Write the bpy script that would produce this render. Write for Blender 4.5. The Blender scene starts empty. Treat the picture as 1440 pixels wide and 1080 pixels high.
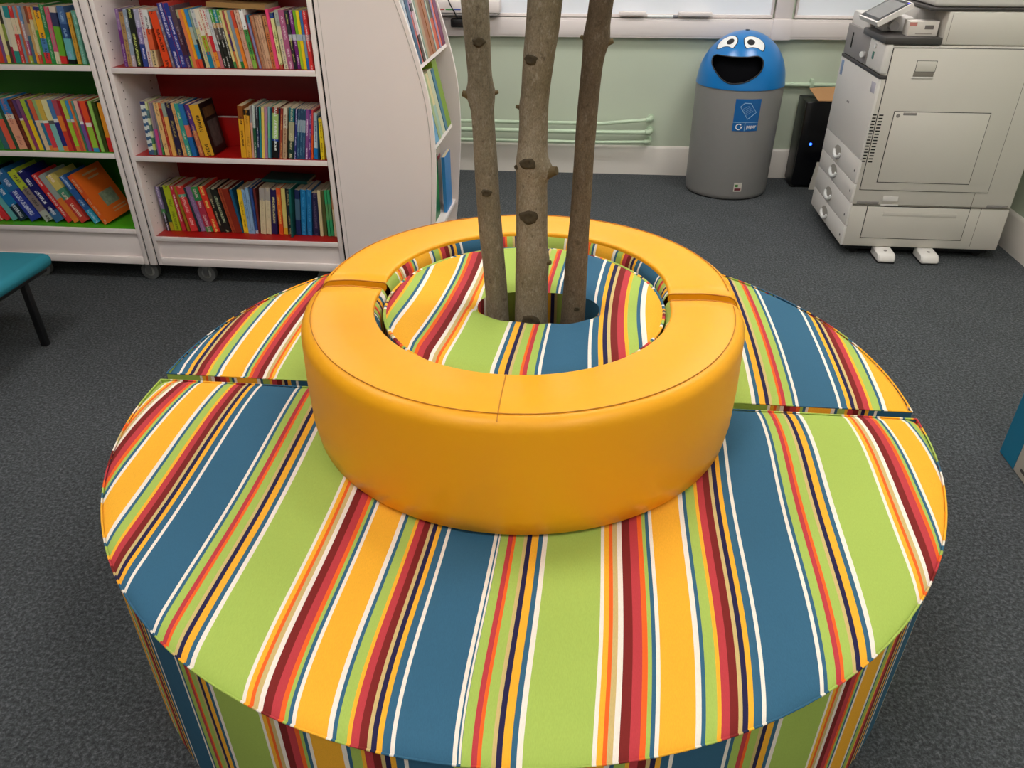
import bpy, bmesh, math, random
from mathutils import Vector, Matrix
random.seed(7)
SC = bpy.context.scene
COL = SC.collection
PI = math.pi
rad = math.radians

# ------------------------------------------------------------------ camera
cam_d = bpy.data.cameras.new('camera')
cam_d.sensor_width = 36.0
cam_d.lens = 36.0 * 1074.655 / 1440.0
cam_d.clip_start = 0.05
cam = bpy.data.objects.new('camera', cam_d)
COL.objects.link(cam)
_r = Vector((0.9947704, 0.10206725, -0.00375994))
_u = Vector((-0.05074655, 0.52586461, 0.84905312))
_f = Vector((-0.08863773, 0.8444221, -0.52829411))
M = Matrix((( _r.x, _u.x, -_f.x, 0.147), (_r.y, _u.y, -_f.y, -1.683), (_r.z, _u.z, -_f.z, 1.5), (0, 0, 0, 1)))
cam.matrix_world = M
SC.camera = cam

# ------------------------------------------------------------------ world, exposure
w = bpy.data.worlds.new('room_air'); SC.world = w; w.use_nodes = True
w.node_tree.nodes['Background'].inputs[0].default_value = (0.9, 0.95, 1.0, 1)
w.node_tree.nodes['Background'].inputs[1].default_value = 0.05
SC.view_settings.view_transform = 'Standard'
SC.view_settings.look = 'None'
SC.view_settings.gamma = 1.0
SC.view_settings.use_curve_mapping = False
SC.view_settings.exposure = 0.0
LIGHT = 17.0            # radiance of the ceiling panels
LIGHT_COL = (1.0, 0.975, 0.95)
PANELS = [(-1.6, -3.2), (1.2, -3.2), (-0.6, -1.6), (1.2, -1.6), (-1.5, 0.0), (0.3, 0.2),
          (1.6, 0.8), (-1.9, 2.35), (-0.2, 2.35), (1.4, 2.2)]

# ------------------------------------------------------------------ colour + materials
def s2l(c): return c / 12.92 if c <= 0.04045 else ((c + 0.055) / 1.055) ** 2.4
def hexc(h):
    h = h.lstrip('#'); return tuple(s2l(int(h[i:i+2], 16) / 255) for i in (0, 2, 4)) + (1.0,)
MATS = {}
def mat(name, col, rough=0.5, metal=0.0, noise=0.0, nscale=40.0, bump=0.0, bscale=200.0, spec=0.5, emit=None, estr=0.0, coat=0.0):
    if name in MATS: return MATS[name]
    m = bpy.data.materials.new(name); m.use_nodes = True
    nt = m.node_tree; b = nt.nodes['Principled BSDF']
    c = hexc(col) if isinstance(col, str) else col
    b.inputs['Base Color'].default_value = c
    b.inputs['Roughness'].default_value = rough
    b.inputs['Metallic'].default_value = metal
    b.inputs['Specular IOR Level'].default_value = spec
    b.inputs['Coat Weight'].default_value = coat
    if emit:
        b.inputs['Emission Color'].default_value = hexc(emit) if isinstance(emit, str) else emit
        b.inputs['Emission Strength'].default_value = estr
    tc = nt.nodes.new('ShaderNodeTexCoord')
    if noise > 0:
        n = nt.nodes.new('ShaderNodeTexNoise'); n.inputs['Scale'].default_value = nscale; n.inputs['Detail'].default_value = 4
        nt.links.new(tc.outputs['Object'], n.inputs['Vector'])
        mx = nt.nodes.new('ShaderNodeMix'); mx.data_type = 'RGBA'
        mx.inputs[6].default_value = tuple(v * (1 - noise) for v in c[:3]) + (1,)
        mx.inputs[7].default_value = tuple(min(1, v * (1 + noise)) for v in c[:3]) + (1,)
        nt.links.new(n.outputs['Fac'], mx.inputs[0]); nt.links.new(mx.outputs[2], b.inputs['Base Color'])
    if bump > 0:
        n2 = nt.nodes.new('ShaderNodeTexNoise'); n2.inputs['Scale'].default_value = bscale; n2.inputs['Detail'].default_value = 3
        nt.links.new(tc.outputs['Object'], n2.inputs['Vector'])
        bp = nt.nodes.new('ShaderNodeBump'); bp.inputs['Strength'].default_value = bump; bp.inputs['Distance'].default_value = 0.002
        nt.links.new(n2.outputs['Fac'], bp.inputs['Height']); nt.links.new(bp.outputs['Normal'], b.inputs['Normal'])
    MATS[name] = m
    return m

def carpet_mat():
    m = bpy.data.materials.new('carpet'); m.use_nodes = True; nt = m.node_tree; b = nt.nodes['Principled BSDF']
    b.inputs['Roughness'].default_value = 0.95; b.inputs['Specular IOR Level'].default_value = 0.15
    tc = nt.nodes.new('ShaderNodeTexCoord')
    n = nt.nodes.new('ShaderNodeTexNoise'); n.inputs['Scale'].default_value = 105; n.inputs['Detail'].default_value = 6; n.inputs['Roughness'].default_value = 0.85
    nt.links.new(tc.outputs['Object'], n.inputs['Vector'])
    r = nt.nodes.new('ShaderNodeValToRGB'); e = r.color_ramp.elements
    e[0].position = 0.32; e[0].color = hexc('#202122'); e[1].position = 0.70; e[1].color = hexc('#76797c')
    x = e.new(0.5); x.color = hexc('#45484a')
    nt.links.new(n.outputs['Fac'], r.inputs['Fac'])
    n2 = nt.nodes.new('ShaderNodeTexNoise'); n2.inputs['Scale'].default_value = 5; n2.inputs['Detail'].default_value = 3
    nt.links.new(tc.outputs['Object'], n2.inputs['Vector'])
    mr = nt.nodes.new('ShaderNodeMapRange'); mr.inputs[3].default_value = 0.85; mr.inputs[4].default_value = 1.12
    nt.links.new(n2.outputs['Fac'], mr.inputs[0])
    mx = nt.nodes.new('ShaderNodeMix'); mx.data_type = 'RGBA'; mx.blend_type = 'MULTIPLY'; mx.inputs[0].default_value = 1
    nt.links.new(r.outputs[0], mx.inputs[6]); nt.links.new(mr.outputs[0], mx.inputs[7]); nt.links.new(mx.outputs[2], b.inputs['Base Color'])
    bp = nt.nodes.new('ShaderNodeBump'); bp.inputs['Strength'].default_value = 0.6; bp.inputs['Distance'].default_value = 0.004
    nt.links.new(n.outputs['Fac'], bp.inputs['Height']); nt.links.new(bp.outputs['Normal'], b.inputs['Normal'])
    return m

# woven stripe repeat of the upholstery: (colour, relative width), one repeat = 1 unit of UV.x
Yw, Wh, Bl, Gr, Rd, Dr, Be, Nv, Og = '#f0ad30', '#e9ded0', '#34607a', '#a3b957', '#b93c42', '#782320', '#c8ae72', '#262145', '#ea6324'
STRIPES = [(Yw,140),(Wh,24),(Bl,18),(Gr,42),(Yw,17),(Rd,36),(Dr,36),(Be,18),(Nv,18),(Yw,24),(Bl,34),(Wh,20),(Bl,230),(Wh,20),(Bl,16),(Gr,43),(Rd,18),(Og,21),(Gr,40),(Be,17),(Nv,22),(Yw,35),(Bl,23),(Wh,22),(Gr,270),(Wh,16),(Yw,22),(Og,18),(Be,22),(Wh,22),(Dr,42),(Rd,40),(Og,22),(Gr,17),(Bl,17),(Wh,20)]
def stripe_mat():
    m = bpy.data.materials.new('striped_canvas'); m.use_nodes = True; nt = m.node_tree; b = nt.nodes['Principled BSDF']
    b.inputs['Roughness'].default_value = 0.85; b.inputs['Specular IOR Level'].default_value = 0.2
    uv = nt.nodes.new('ShaderNodeUVMap'); uv.uv_map = 'UVMap'
    sp = nt.nodes.new('ShaderNodeSeparateXYZ'); nt.links.new(uv.outputs[0], sp.inputs[0])
    fr = nt.nodes.new('ShaderNodeMath'); fr.operation = 'FLOORED_MODULO'; fr.inputs[1].default_value = 1.0
    nt.links.new(sp.outputs[0], fr.inputs[0])
    tot = float(sum(v for _, v in STRIPES)); pos = 0.0; stops = []
    for c, v in STRIPES: stops.append((pos / tot, c)); pos += v
    def ramp(st):
        r = nt.nodes.new('ShaderNodeValToRGB'); r.color_ramp.interpolation = 'CONSTANT'; e = r.color_ramp.elements
        e[0].position = 0.0; e[0].color = hexc(st[0][1]); e[1].position = st[1][0]; e[1].color = hexc(st[1][1])
        for p, c in st[2:]: x = e.new(p); x.color = hexc(c)
        nt.links.new(fr.outputs[0], r.inputs['Fac']); return r
    r1 = ramp(stops[:18]); r2 = ramp(stops[18:])
    gt = nt.nodes.new('ShaderNodeMath'); gt.operation = 'GREATER_THAN'; gt.inputs[1].default_value = stops[18][0]
    nt.links.new(fr.outputs[0], gt.inputs[0])
    mx = nt.nodes.new('ShaderNodeMix'); mx.data_type = 'RGBA'
    nt.links.new(gt.outputs[0], mx.inputs[0]); nt.links.new(r1.outputs[0], mx.inputs[6]); nt.links.new(r2.outputs[0], mx.inputs[7])
    # the one narrow white tuck line beside the middle blue stripe of the front half
    cmpn = nt.nodes.new('ShaderNodeMath'); cmpn.operation = 'COMPARE'; cmpn.inputs[1].default_value = 2153 / 1462; cmpn.inputs[2].default_value = 0.0028
    nt.links.new(sp.outputs[0], cmpn.inputs[0])
    vm = nt.nodes.new('ShaderNodeMath'); vm.operation = 'GREATER_THAN'; vm.inputs[1].default_value = 0.5; nt.links.new(sp.outputs[1], vm.inputs[0])
    mu = nt.nodes.new('ShaderNodeMath'); mu.operation = 'MULTIPLY'; nt.links.new(cmpn.outputs[0], mu.inputs[0]); nt.links.new(vm.outputs[0], mu.inputs[1])
    mx2 = nt.nodes.new('ShaderNodeMix'); mx2.data_type = 'RGBA'; mx2.inputs[7].default_value = hexc(Wh)
    nt.links.new(mu.outputs[0], mx2.inputs[0]); nt.links.new(mx.outputs[2], mx2.inputs[6])
    tc = nt.nodes.new('ShaderNodeTexCoord')
    mp = nt.nodes.new('ShaderNodeMapping'); mp.inputs['Scale'].default_value = (900, 160, 300); nt.links.new(tc.outputs['Object'], mp.inputs[0])
    n = nt.nodes.new('ShaderNodeTexNoise'); n.inputs['Scale'].default_value = 1.0; n.inputs['Detail'].default_value = 3; nt.links.new(mp.outputs[0], n.inputs['Vector'])
    mr = nt.nodes.new('ShaderNodeMapRange'); mr.inputs[3].default_value = 0.86; mr.inputs[4].default_value = 1.14; nt.links.new(n.outputs['Fac'], mr.inputs[0])
    m3 = nt.nodes.new('ShaderNodeMix'); m3.data_type = 'RGBA'; m3.blend_type = 'MULTIPLY'; m3.inputs[0].default_value = 1
    nt.links.new(mx2.outputs[2], m3.inputs[6]); nt.links.new(mr.outputs[0], m3.inputs[7]); nt.links.new(m3.outputs[2], b.inputs['Base Color'])
    n2 = nt.nodes.new('ShaderNodeTexNoise'); n2.inputs['Scale'].default_value = 9; n2.inputs['Detail'].default_value = 2; nt.links.new(tc.outputs['Object'], n2.inputs['Vector'])
    b1 = nt.nodes.new('ShaderNodeBump'); b1.inputs['Strength'].default_value = 0.25; b1.inputs['Distance'].default_value = 0.012; nt.links.new(n2.outputs['Fac'], b1.inputs['Height'])
    b2 = nt.nodes.new('ShaderNodeBump'); b2.inputs['Strength'].default_value = 0.25; b2.inputs['Distance'].default_value = 0.001
    nt.links.new(n.outputs['Fac'], b2.inputs['Height']); nt.links.new(b1.outputs['Normal'], b2.inputs['Normal']); nt.links.new(b2.outputs['Normal'], b.inputs['Normal'])
    return m

def bark_mat(name, dark, light, spots):
    m = bpy.data.materials.new(name); m.use_nodes = True; nt = m.node_tree; b = nt.nodes['Principled BSDF']
    b.inputs['Roughness'].default_value = 0.85; b.inputs['Specular IOR Level'].default_value = 0.2
    tc = nt.nodes.new('ShaderNodeTexCoord')
    def nz(scale, det, rough, zs):
        mp = nt.nodes.new('ShaderNodeMapping'); mp.inputs['Scale'].default_value = (1, 1, zs); nt.links.new(tc.outputs['Object'], mp.inputs[0])
        n = nt.nodes.new('ShaderNodeTexNoise'); n.inputs['Scale'].default_value = scale; n.inputs['Detail'].default_value = det; n.inputs['Roughness'].default_value = rough
        nt.links.new(mp.outputs[0], n.inputs['Vector']); return n.outputs['Fac']
    def rp(src, p0, c0, p1, c1):
        r = nt.nodes.new('ShaderNodeValToRGB'); e = r.color_ramp.elements; e[0].position = p0; e[0].color = c0; e[1].position = p1; e[1].color = c1
        nt.links.new(src, r.inputs['Fac']); return r.outputs[0]
    def mixc(fac, a, bcol, mode='MIX', k=None):
        x = nt.nodes.new('ShaderNodeMix'); x.data_type = 'RGBA'; x.blend_type = mode
        if k is None: nt.links.new(fac, x.inputs[0])
        else: x.inputs[0].default_value = k
        for sck, v in ((6, a), (7, bcol)):
            if isinstance(v, tuple): x.inputs[sck].default_value = v
            else: nt.links.new(v, x.inputs[sck])
        return x.outputs[2]
    base = rp(nz(11, 5, 0.6, 0.5), 0.32, hexc(dark), 0.68, hexc(light))
    fine = nz(330, 6, 0.8, 0.6)
    c = mixc(None, base, rp(fine, 0.3, (0.55, 0.53, 0.5, 1), 0.7, (1.35, 1.35, 1.35, 1)), 'MULTIPLY', 1.0)
    fl = nt.nodes.new('ShaderNodeMath'); fl.operation = 'MULTIPLY'; fl.inputs[1].default_value = 0.4
    nt.links.new(rp(nz(120, 5, 0.7, 0.45), 0.54, (0, 0, 0, 1), 0.66, (1, 1, 1, 1)), fl.inputs[0])
    c = mixc(fl.outputs[0], c, hexc(spots))
    c = mixc(None, c, rp(nz(60, 3, 0.5, 0.9), 0.27, (0.35, 0.32, 0.27, 1), 0.38, (1, 1, 1, 1)), 'MULTIPLY', 0.6)
    nt.links.new(c, b.inputs['Base Color'])
    bp = nt.nodes.new('ShaderNodeBump'); bp.inputs['Strength'].default_value = 0.45; bp.inputs['Distance'].default_value = 0.0025
    nt.links.new(fine, bp.inputs['Height']); nt.links.new(bp.outputs['Normal'], b.inputs['Normal'])
    return m

def vinyl_mat():
    m = bpy.data.materials.new('yellow_vinyl'); m.use_nodes = True; nt = m.node_tree; b = nt.nodes['Principled BSDF']
    b.inputs['Base Color'].default_value = hexc('#f3a812'); b.inputs['Roughness'].default_value = 0.42; b.inputs['Specular IOR Level'].default_value = 0.4
    tc = nt.nodes.new('ShaderNodeTexCoord')
    n = nt.nodes.new('ShaderNodeTexNoise'); n.inputs['Scale'].default_value = 11; n.inputs['Detail'].default_value = 2; nt.links.new(tc.outputs['Object'], n.inputs['Vector'])
    b1 = nt.nodes.new('ShaderNodeBump'); b1.inputs['Strength'].default_value = 0.2; b1.inputs['Distance'].default_value = 0.008; nt.links.new(n.outputs['Fac'], b1.inputs['Height'])
    n2 = nt.nodes.new('ShaderNodeTexVoronoi'); n2.inputs['Scale'].default_value = 700; nt.links.new(tc.outputs['Object'], n2.inputs['Vector'])
    b2 = nt.nodes.new('ShaderNodeBump'); b2.inputs['Strength'].default_value = 0.1; b2.inputs['Distance'].default_value = 0.0006; nt.links.new(n2.outputs['Distance'], b2.inputs['Height'])
    nt.links.new(b1.outputs['Normal'], b2.inputs['Normal']); nt.links.new(b2.outputs['Normal'], b.inputs['Normal'])
    return m

def book_mat():
    """printed cover: ground colour and ink colour are stored per face, the ink is broken into letter-like strokes"""
    m = bpy.data.materials.new('printed_cover'); m.use_nodes = True; nt = m.node_tree; b = nt.nodes['Principled BSDF']
    b.inputs['Roughness'].default_value = 0.4; b.inputs['Specular IOR Level'].default_value = 0.4
    a = nt.nodes.new('ShaderNodeAttribute'); a.attribute_name = 'ground'
    t = nt.nodes.new('ShaderNodeAttribute'); t.attribute_name = 'ink'
    uv = nt.nodes.new('ShaderNodeUVMap'); uv.uv_map = 'UVMap'
    sp = nt.nodes.new('ShaderNodeSeparateXYZ'); nt.links.new(uv.outputs[0], sp.inputs[0])
    mp = nt.nodes.new('ShaderNodeMapping'); mp.inputs['Scale'].default_value = (2.4, 430, 1); nt.links.new(uv.outputs[0], mp.inputs[0])
    n = nt.nodes.new('ShaderNodeTexNoise'); n.noise_dimensions = '2D'; n.inputs['Scale'].default_value = 1.0; n.inputs['Detail'].default_value = 2; nt.links.new(mp.outputs[0], n.inputs['Vector'])
    g1 = nt.nodes.new('ShaderNodeMath'); g1.operation = 'GREATER_THAN'; g1.inputs[1].default_value = 0.49; nt.links.new(n.outputs['Fac'], g1.inputs[0])
    mp2 = nt.nodes.new('ShaderNodeMapping'); mp2.inputs['Scale'].default_value = (0.01, 17, 1); nt.links.new(uv.outputs[0], mp2.inputs[0])
    n2 = nt.nodes.new('ShaderNodeTexNoise'); n2.noise_dimensions = '2D'; n2.inputs['Scale'].default_value = 1.0; n2.inputs['Detail'].default_value = 0; nt.links.new(mp2.outputs[0], n2.inputs['Vector'])
    g2 = nt.nodes.new('ShaderNodeMath'); g2.operation = 'GREATER_THAN'; g2.inputs[1].default_value = 0.47; nt.links.new(n2.outputs['Fac'], g2.inputs[0])
    dx = nt.nodes.new('ShaderNodeMath'); dx.operation = 'COMPARE'; dx.inputs[1].default_value = 0.5; dx.inputs[2].default_value = 0.2; nt.links.new(sp.outputs[0], dx.inputs[0])
    def mul(p, q):
        k = nt.nodes.new('ShaderNodeMath'); k.operation = 'MULTIPLY'; nt.links.new(p, k.inputs[0]); nt.links.new(q, k.inputs[1]); return k.outputs[0]
    fac = mul(mul(g1.outputs[0], g2.outputs[0]), mul(dx.outputs[0], t.outputs['Alpha']))
    mx = nt.nodes.new('ShaderNodeMix'); mx.data_type = 'RGBA'
    nt.links.new(fac, mx.inputs[0]); nt.links.new(a.outputs['Color'], mx.inputs[6]); nt.links.new(t.outputs['Color'], mx.inputs[7])
    nt.links.new(mx.outputs[2], b.inputs['Base Color'])
    return m

M_CARPET, M_STRIPE, M_VINYL, M_BOOK = carpet_mat(), stripe_mat(), vinyl_mat(), book_mat()
M_PAGES = mat('page_edges', '#b9a88c', 0.9, noise=0.12, nscale=300)
M_WHITE = mat('white_melamine', '#eee2de', 0.45, noise=0.02, nscale=8)
M_WALL = mat('sage_wall_paint', '#bfc8b3', 0.75, noise=0.03, nscale=4, bump=0.1, bscale=120)
M_UPWALL = mat('off_white_wall_paint', '#c9c6c0', 0.8)
M_CEIL = mat('ceiling_paint', '#d8d6d0', 0.9)
M_TRUNK = mat('trunking_plastic', '#dfd5d2', 0.45)
M_SKIRT = mat('skirting_gloss', '#dcd5cc', 0.4)
M_PIPE = mat('pipe_paint', '#bed0b4', 0.4)
M_BOARD = mat('whiteboard_enamel', '#e9ecf3', 0.55)
M_RED = mat('red_laminate', '#a30d0b', 0.4)
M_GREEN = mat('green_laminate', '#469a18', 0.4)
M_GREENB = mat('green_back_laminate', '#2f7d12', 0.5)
M_BLACK = mat('black_plastic', '#121214', 0.4)
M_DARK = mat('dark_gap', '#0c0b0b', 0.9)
M_COP = mat('copier_beige', '#ccc6bc', 0.55, bump=0.05, bscale=600)
M_COPF = mat('copier_front_white', '#d8d3ce', 0.5, bump=0.05, bscale=600)
M_COPG = mat('copier_grey', '#8b8582', 0.5)
M_COPD = mat('copier_charcoal', '#3c3836', 0.5)
M_TYRE = mat('grey_rubber', '#5a5b5a', 0.7)
M_HUB = mat('wheel_hub', '#7c7c79', 0.5)
M_STEEL = mat('steel', '#8a8a88', 0.35, 0.8)
M_BINGREY = mat('bin_grey', '#7f7d7b', 0.45, noise=0.03, nscale=30)
M_BINBLUE = mat('bin_blue', '#0871b8', 0.28, spec=0.6)
M_BLUELAB = mat('label_blue', '#0e5c9c', 0.35)
M_LABWHITE = mat('print_white', '#e6e6e4', 0.4)
M_LABPALE = mat('print_pale_blue', '#8fb2cf', 0.4)
M_TEAL = mat('teal_fabric', '#137283', 0.8, noise=0.08, nscale=300, bump=0.2, bscale=700)
M_TEALBOX = mat('teal_print', '#0f6a8a', 0.5)
M_PALEBOX = mat('pale_print', '#b9b0a4', 0.6)
M_CARD = mat('brown_card', '#b98a5c', 0.8)

# ------------------------------------------------------------------ mesh helpers
class MB:
    def __init__(s): s.v = []; s.f = []; s.uv = []; s.useuv = False
    def add(s, vs, fs, uvs=None):
        o = len(s.v); s.v += [tuple(p) for p in vs]; s.f += [tuple(i + o for i in f) for f in fs]
        if uvs is not None: s.useuv = True; s.uv += list(uvs)
        else: s.uv += [(0, 0)] * len(vs)
    def box(s, x0, x1, y0, y1, z0, z1):
        s.add([(x0,y0,z0),(x1,y0,z0),(x1,y1,z0),(x0,y1,z0),(x0,y0,z1),(x1,y0,z1),(x1,y1,z1),(x0,y1,z1)],
              [(0,3,2,1),(4,5,6,7),(0,1,5,4),(1,2,6,5),(2,3,7,6),(3,0,4,7)]); return s
    def rbox(s, x0, x1, y0, y1, z0, z1, r=0.005, seg=2):
        bm = bmesh.new(); bmesh.ops.create_cube(bm, size=1.0)
        for v in bm.verts: v.co = Vector(((x0+x1)/2 + v.co.x*(x1-x0), (y0+y1)/2 + v.co.y*(y1-y0), (z0+z1)/2 + v.co.z*(z1-z0)))
        r = min(r, 0.49*min(x1-x0, y1-y0, z1-z0))
        bmesh.ops.bevel(bm, geom=list(bm.edges), offset=r, segments=seg, profile=0.5, affect='EDGES')
        bm.verts.index_update(); s.add([v.co[:] for v in bm.verts], [[v.index for v in f.verts] for f in bm.faces]); bm.free(); return s
    def tube(s, path, r, n=10, cap=True, uvf=None):
        pts = [Vector(p) for p in path]; k = len(pts); rs = r if isinstance(r, (list, tuple)) else [r]*k
        vs = []; uv = []; t0 = (pts[1]-pts[0]).normalized()
        nrm = t0.orthogonal().normalized()
        for i, p in enumerate(pts):
            t = (pts[min(i+1,k-1)] - pts[max(i-1,0)]).normalized()
            nrm = (nrm - t*nrm.dot(t)).normalized(); bn = t.cross(nrm)
            for j in range(n):
                a = 2*PI*j/n; vs.append(p + (nrm*math.cos(a) + bn*math.sin(a))*rs[i])
                uv.append((uvf(p) if uvf else 0, 0))
        fs = [(i*n+j, i*n+(j+1)%n, (i+1)*n+(j+1)%n, (i+1)*n+j) for i in range(k-1) for j in range(n)]
        if cap: fs += [tuple(reversed(range(n))), tuple(range((k-1)*n, k*n))]
        s.add(vs, fs, uv if uvf else None); return s
    def lathe(s, prof, n=48, c=(0,0)):
        vs = []; fs = []; k = len(prof)
        for r, z in prof:
            for j in range(n): a = 2*PI*j/n; vs.append((c[0]+r*math.cos(a), c[1]+r*math.sin(a), z))
        fs = [(i*n+j, i*n+(j+1)%n, (i+1)*n+(j+1)%n, (i+1)*n+j) for i in range(k-1) for j in range(n)]
        fs += [tuple(reversed(range(n))), tuple(range((k-1)*n, k*n))]
        s.add(vs, fs); return s
    def prism_y(s, poly, y0, y1):        # polygon in x,z extruded along y
        n = len(poly); s.add([(x,y0,z) for x,z in poly] + [(x,y1,z) for x,z in poly],
            [tuple(range(n)), tuple(reversed(range(n,2*n)))] + [((i+1)%n, i, n+i, n+(i+1)%n) for i in range(n)]); return s
    def prism_x(s, poly, x0, x1):        # polygon in y,z extruded along x
        n = len(poly); s.add([(x0,y,z) for y,z in poly] + [(x1,y,z) for y,z in poly],
            [tuple(reversed(range(n))), tuple(range(n,2*n))] + [(i, (i+1)%n, n+(i+1)%n, n+i) for i in range(n)]); return s
    def mesh(s, name, m, smooth=True, ang=35):
        me = bpy.data.meshes.new(name); me.from_pydata(s.v, [], s.f)
        if s.useuv:
            l = me.uv_layers.new(name='UVMap')
            for lp in me.loops: l.data[lp.index].uv = s.uv[lp.vertex_index]
        me.materials.append(m); me.validate(); me.update()
        if smooth:
            me.polygons.foreach_set('use_smooth', [True]*len(me.polygons)); me.set_sharp_from_angle(angle=rad(ang))
        return me
    def build(s, name, m, parent=None, smooth=True, ang=35, loc=None):
        o = bpy.data.objects.new(name, s.mesh(name, m, smooth, ang)); COL.objects.link(o)
        if parent: o.parent = parent
        if loc: o.location = loc
        return o
def fixn(o):                             # consistent outward normals
    bm = bmesh.new(); bm.from_mesh(o.data); bmesh.ops.recalc_face_normals(bm, faces=bm.faces); bm.to_mesh(o.data); bm.free(); return o
def tag(o, label, cat, group=None):
    o['label'] = label; o['category'] = cat
    if group: o['group'] = group
    return o
def thing(name, label, cat, loc=(0,0,0), group=None):
    o = bpy.data.objects.new(name, None); o.empty_display_size = 0.05; COL.objects.link(o); o.location = loc
    return tag(o, label, cat, group)
def struct(o): o['kind'] = 'structure'; return o

# ------------------------------------------------------------------ the room
XL, XR, YF, YB, H = -5.2, 2.30, -4.6, 3.43, 2.62
struct(MB().box(XL, XR, YF, YB, -0.05, 0.0).build('floor', M_CARPET, smooth=False))
struct(MB().box(XL, XR, YF, YB, H, H+0.05).build('ceiling', M_CEIL, smooth=False))
struct(MB().box(XL-0.1, XR+0.1, YB, YB+0.1, -0.05, H+0.05).build('wall_back', M_WALL, smooth=False))
struct(MB().box(XR, XR+0.1, YF, YB, -0.05, H+0.05).build('wall_right', M_WALL, smooth=False))
struct(MB().box(XL-0.1, XL, YF, YB, -0.05, H+0.05).build('wall_left', M_UPWALL, smooth=False))
struct(MB().box(XL-0.1, XR+0.1, YF-0.1, YF, -0.05, H+0.05).build('wall_front', M_UPWALL, smooth=False))
def skirt(name, pts): return struct(pts.build(name, M_SKIRT))
skirt('baseboard_back', MB().prism_x([(YB,0),(YB-0.018,0),(YB-0.018,0.168),(YB-0.012,0.178),(YB-0.004,0.184),(YB,0.184)], XL, XR-0.018))
skirt('baseboard_right', MB().prism_y([(XR,0),(XR,0.184),(XR-0.004,0.184),(XR-0.012,0.178),(XR-0.018,0.168),(XR-0.018,0)], YF, YB))
# white cable trunking along the back wall, with its vertical drop and the joint cover
tr = struct(MB().rbox(XL, XR, YB-0.045, YB, 0.834, 0.94, 0.004).build('trim_1', M_TRUNK))
MB().rbox(XL, XR, YB-0.048, YB-0.044, 0.846, 0.928, 0.002).build('trunking_lid', M_TRUNK, tr)
MB().rbox(1.165, 1.280, YB-0.054, YB-0.001, 0.830, 0.944, 0.004).build('joint_cover', M_TRUNK, tr)
struct(MB().rbox(1.175, 1.272, YB-0.045, YB, 0.944, H, 0.004).build('trim_2', M_TRUNK))

for i, (px, py) in enumerate(PANELS):
    t = thing('ceiling_light', 'square flat white ceiling light panel set in the ceiling', 'ceiling light', (px, py, H), 'ceiling light panels')
    MB().box(-0.31, 0.31, -0.31, 0.31, -0.012, -0.001).build('frame', M_WHITE, t, False)
    MB().box(-0.29, 0.29, -0.29, 0.29, -0.016, -0.012).build('diffuser', mat('light_diffuser', '#ffffff', 0.5, emit=LIGHT_COL + (1,), estr=LIGHT), t, False)

# ------------------------------------------------------------------ whiteboards, pen trays and pipes on the back wall
def whiteboard(x0, x1, label):
    t = thing('whiteboard', label, 'whiteboard', (0,0,0), None)
    MB().box(x0+0.012, x1-0.012, YB-0.012, YB-0.001, 0.962, 2.12).build('writing_surface', M_BOARD, t, False)
    MB().rbox(x0, x1, YB-0.022, YB-0.001, 0.944, 0.962, 0.003).build('frame_rail', M_TRUNK, t)
    MB().rbox(x0, x1, YB-0.022, YB-0.001, 2.12, 2.138, 0.003).build('frame_rail', M_TRUNK, t)
    for a in (x0, x1-0.014): MB().rbox(a, a+0.014, YB-0.022, YB-0.001, 0.962, 2.12, 0.003).build('frame_stile', M_TRUNK, t)
    return t
whiteboard(-1.55, 1.165, 'long white wall board above the trunking, behind the tree trunks')
whiteboard(1.29, 2.26, 'white wall board behind the copier, beside the vertical trunking')
t = thing('pen_ledge', 'narrow white pen ledge clipped to the long wall board', 'ledge', (0.54, YB-0.022, 0.962))
for a, b in ((-0.275, -0.115), (0.075, 0.27)): MB().rbox(a, b, -0.045, -0.001, -0.006, 0.016, 0.005).build('ledge_half', M_TRUNK, t)
t = thing('marker_pen', 'white marker pen lying between the halves of the pen ledge', 'marker', (0.52, YB-0.045, 0.953))
MB().tube([(-0.085,0,0),(0.065,0,0)], 0.0085, 12).build('barrel', M_LABWHITE, t)
MB().tube([(0.066,0,0),(0.072,0,0),(0.092,0,0)], [0.0088,0.0088,0.007], 12).build('cap', mat('marker_cap', '#7a7a80', 0.4), t)
t = thing('pen_tray', 'white electronic pen tray with red, green and blue markings on the wall board', 'pen tray', (-0.64, YB-0.024, 0.965))
MB().rbox(-0.30, 0.20, -0.10, 0.0, 0.004, 0.075, 0.01).build('tray_body', M_TRUNK, t)
MB().rbox(-0.295, 0.19, -0.095, 0.0, -0.010, 0.004, 0.004).build('underside', M_COPG, t)
for i, c in enumerate(('#c04848', '#3a9a4a', '#2f4fa8')): MB().box(-0.175+i*0.05, -0.135+i*0.05, -0.1015, -0.0995, 0.022, 0.029).build('pen_mark', mat('pen_mark_%s' % c[1:], c, 0.5), t, False)
t = thing('cable_plug', 'black adaptor plug hanging below the electronic pen tray', 'plug', (-0.70, YB-0.054, 0.888))
MB().rbox(-0.045, 0.045, -0.04, 0.005, 0.0, 0.048, 0.008).build('plug_body', M_BLACK, t)
MB().tube([(0.0,-0.03,0.04),(-0.01,-0.09,0.09),(-0.03,-0.105,0.13),(-0.05,-0.09,0.17)], 0.004, 8).build('cable', M_BLACK, t)

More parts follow.
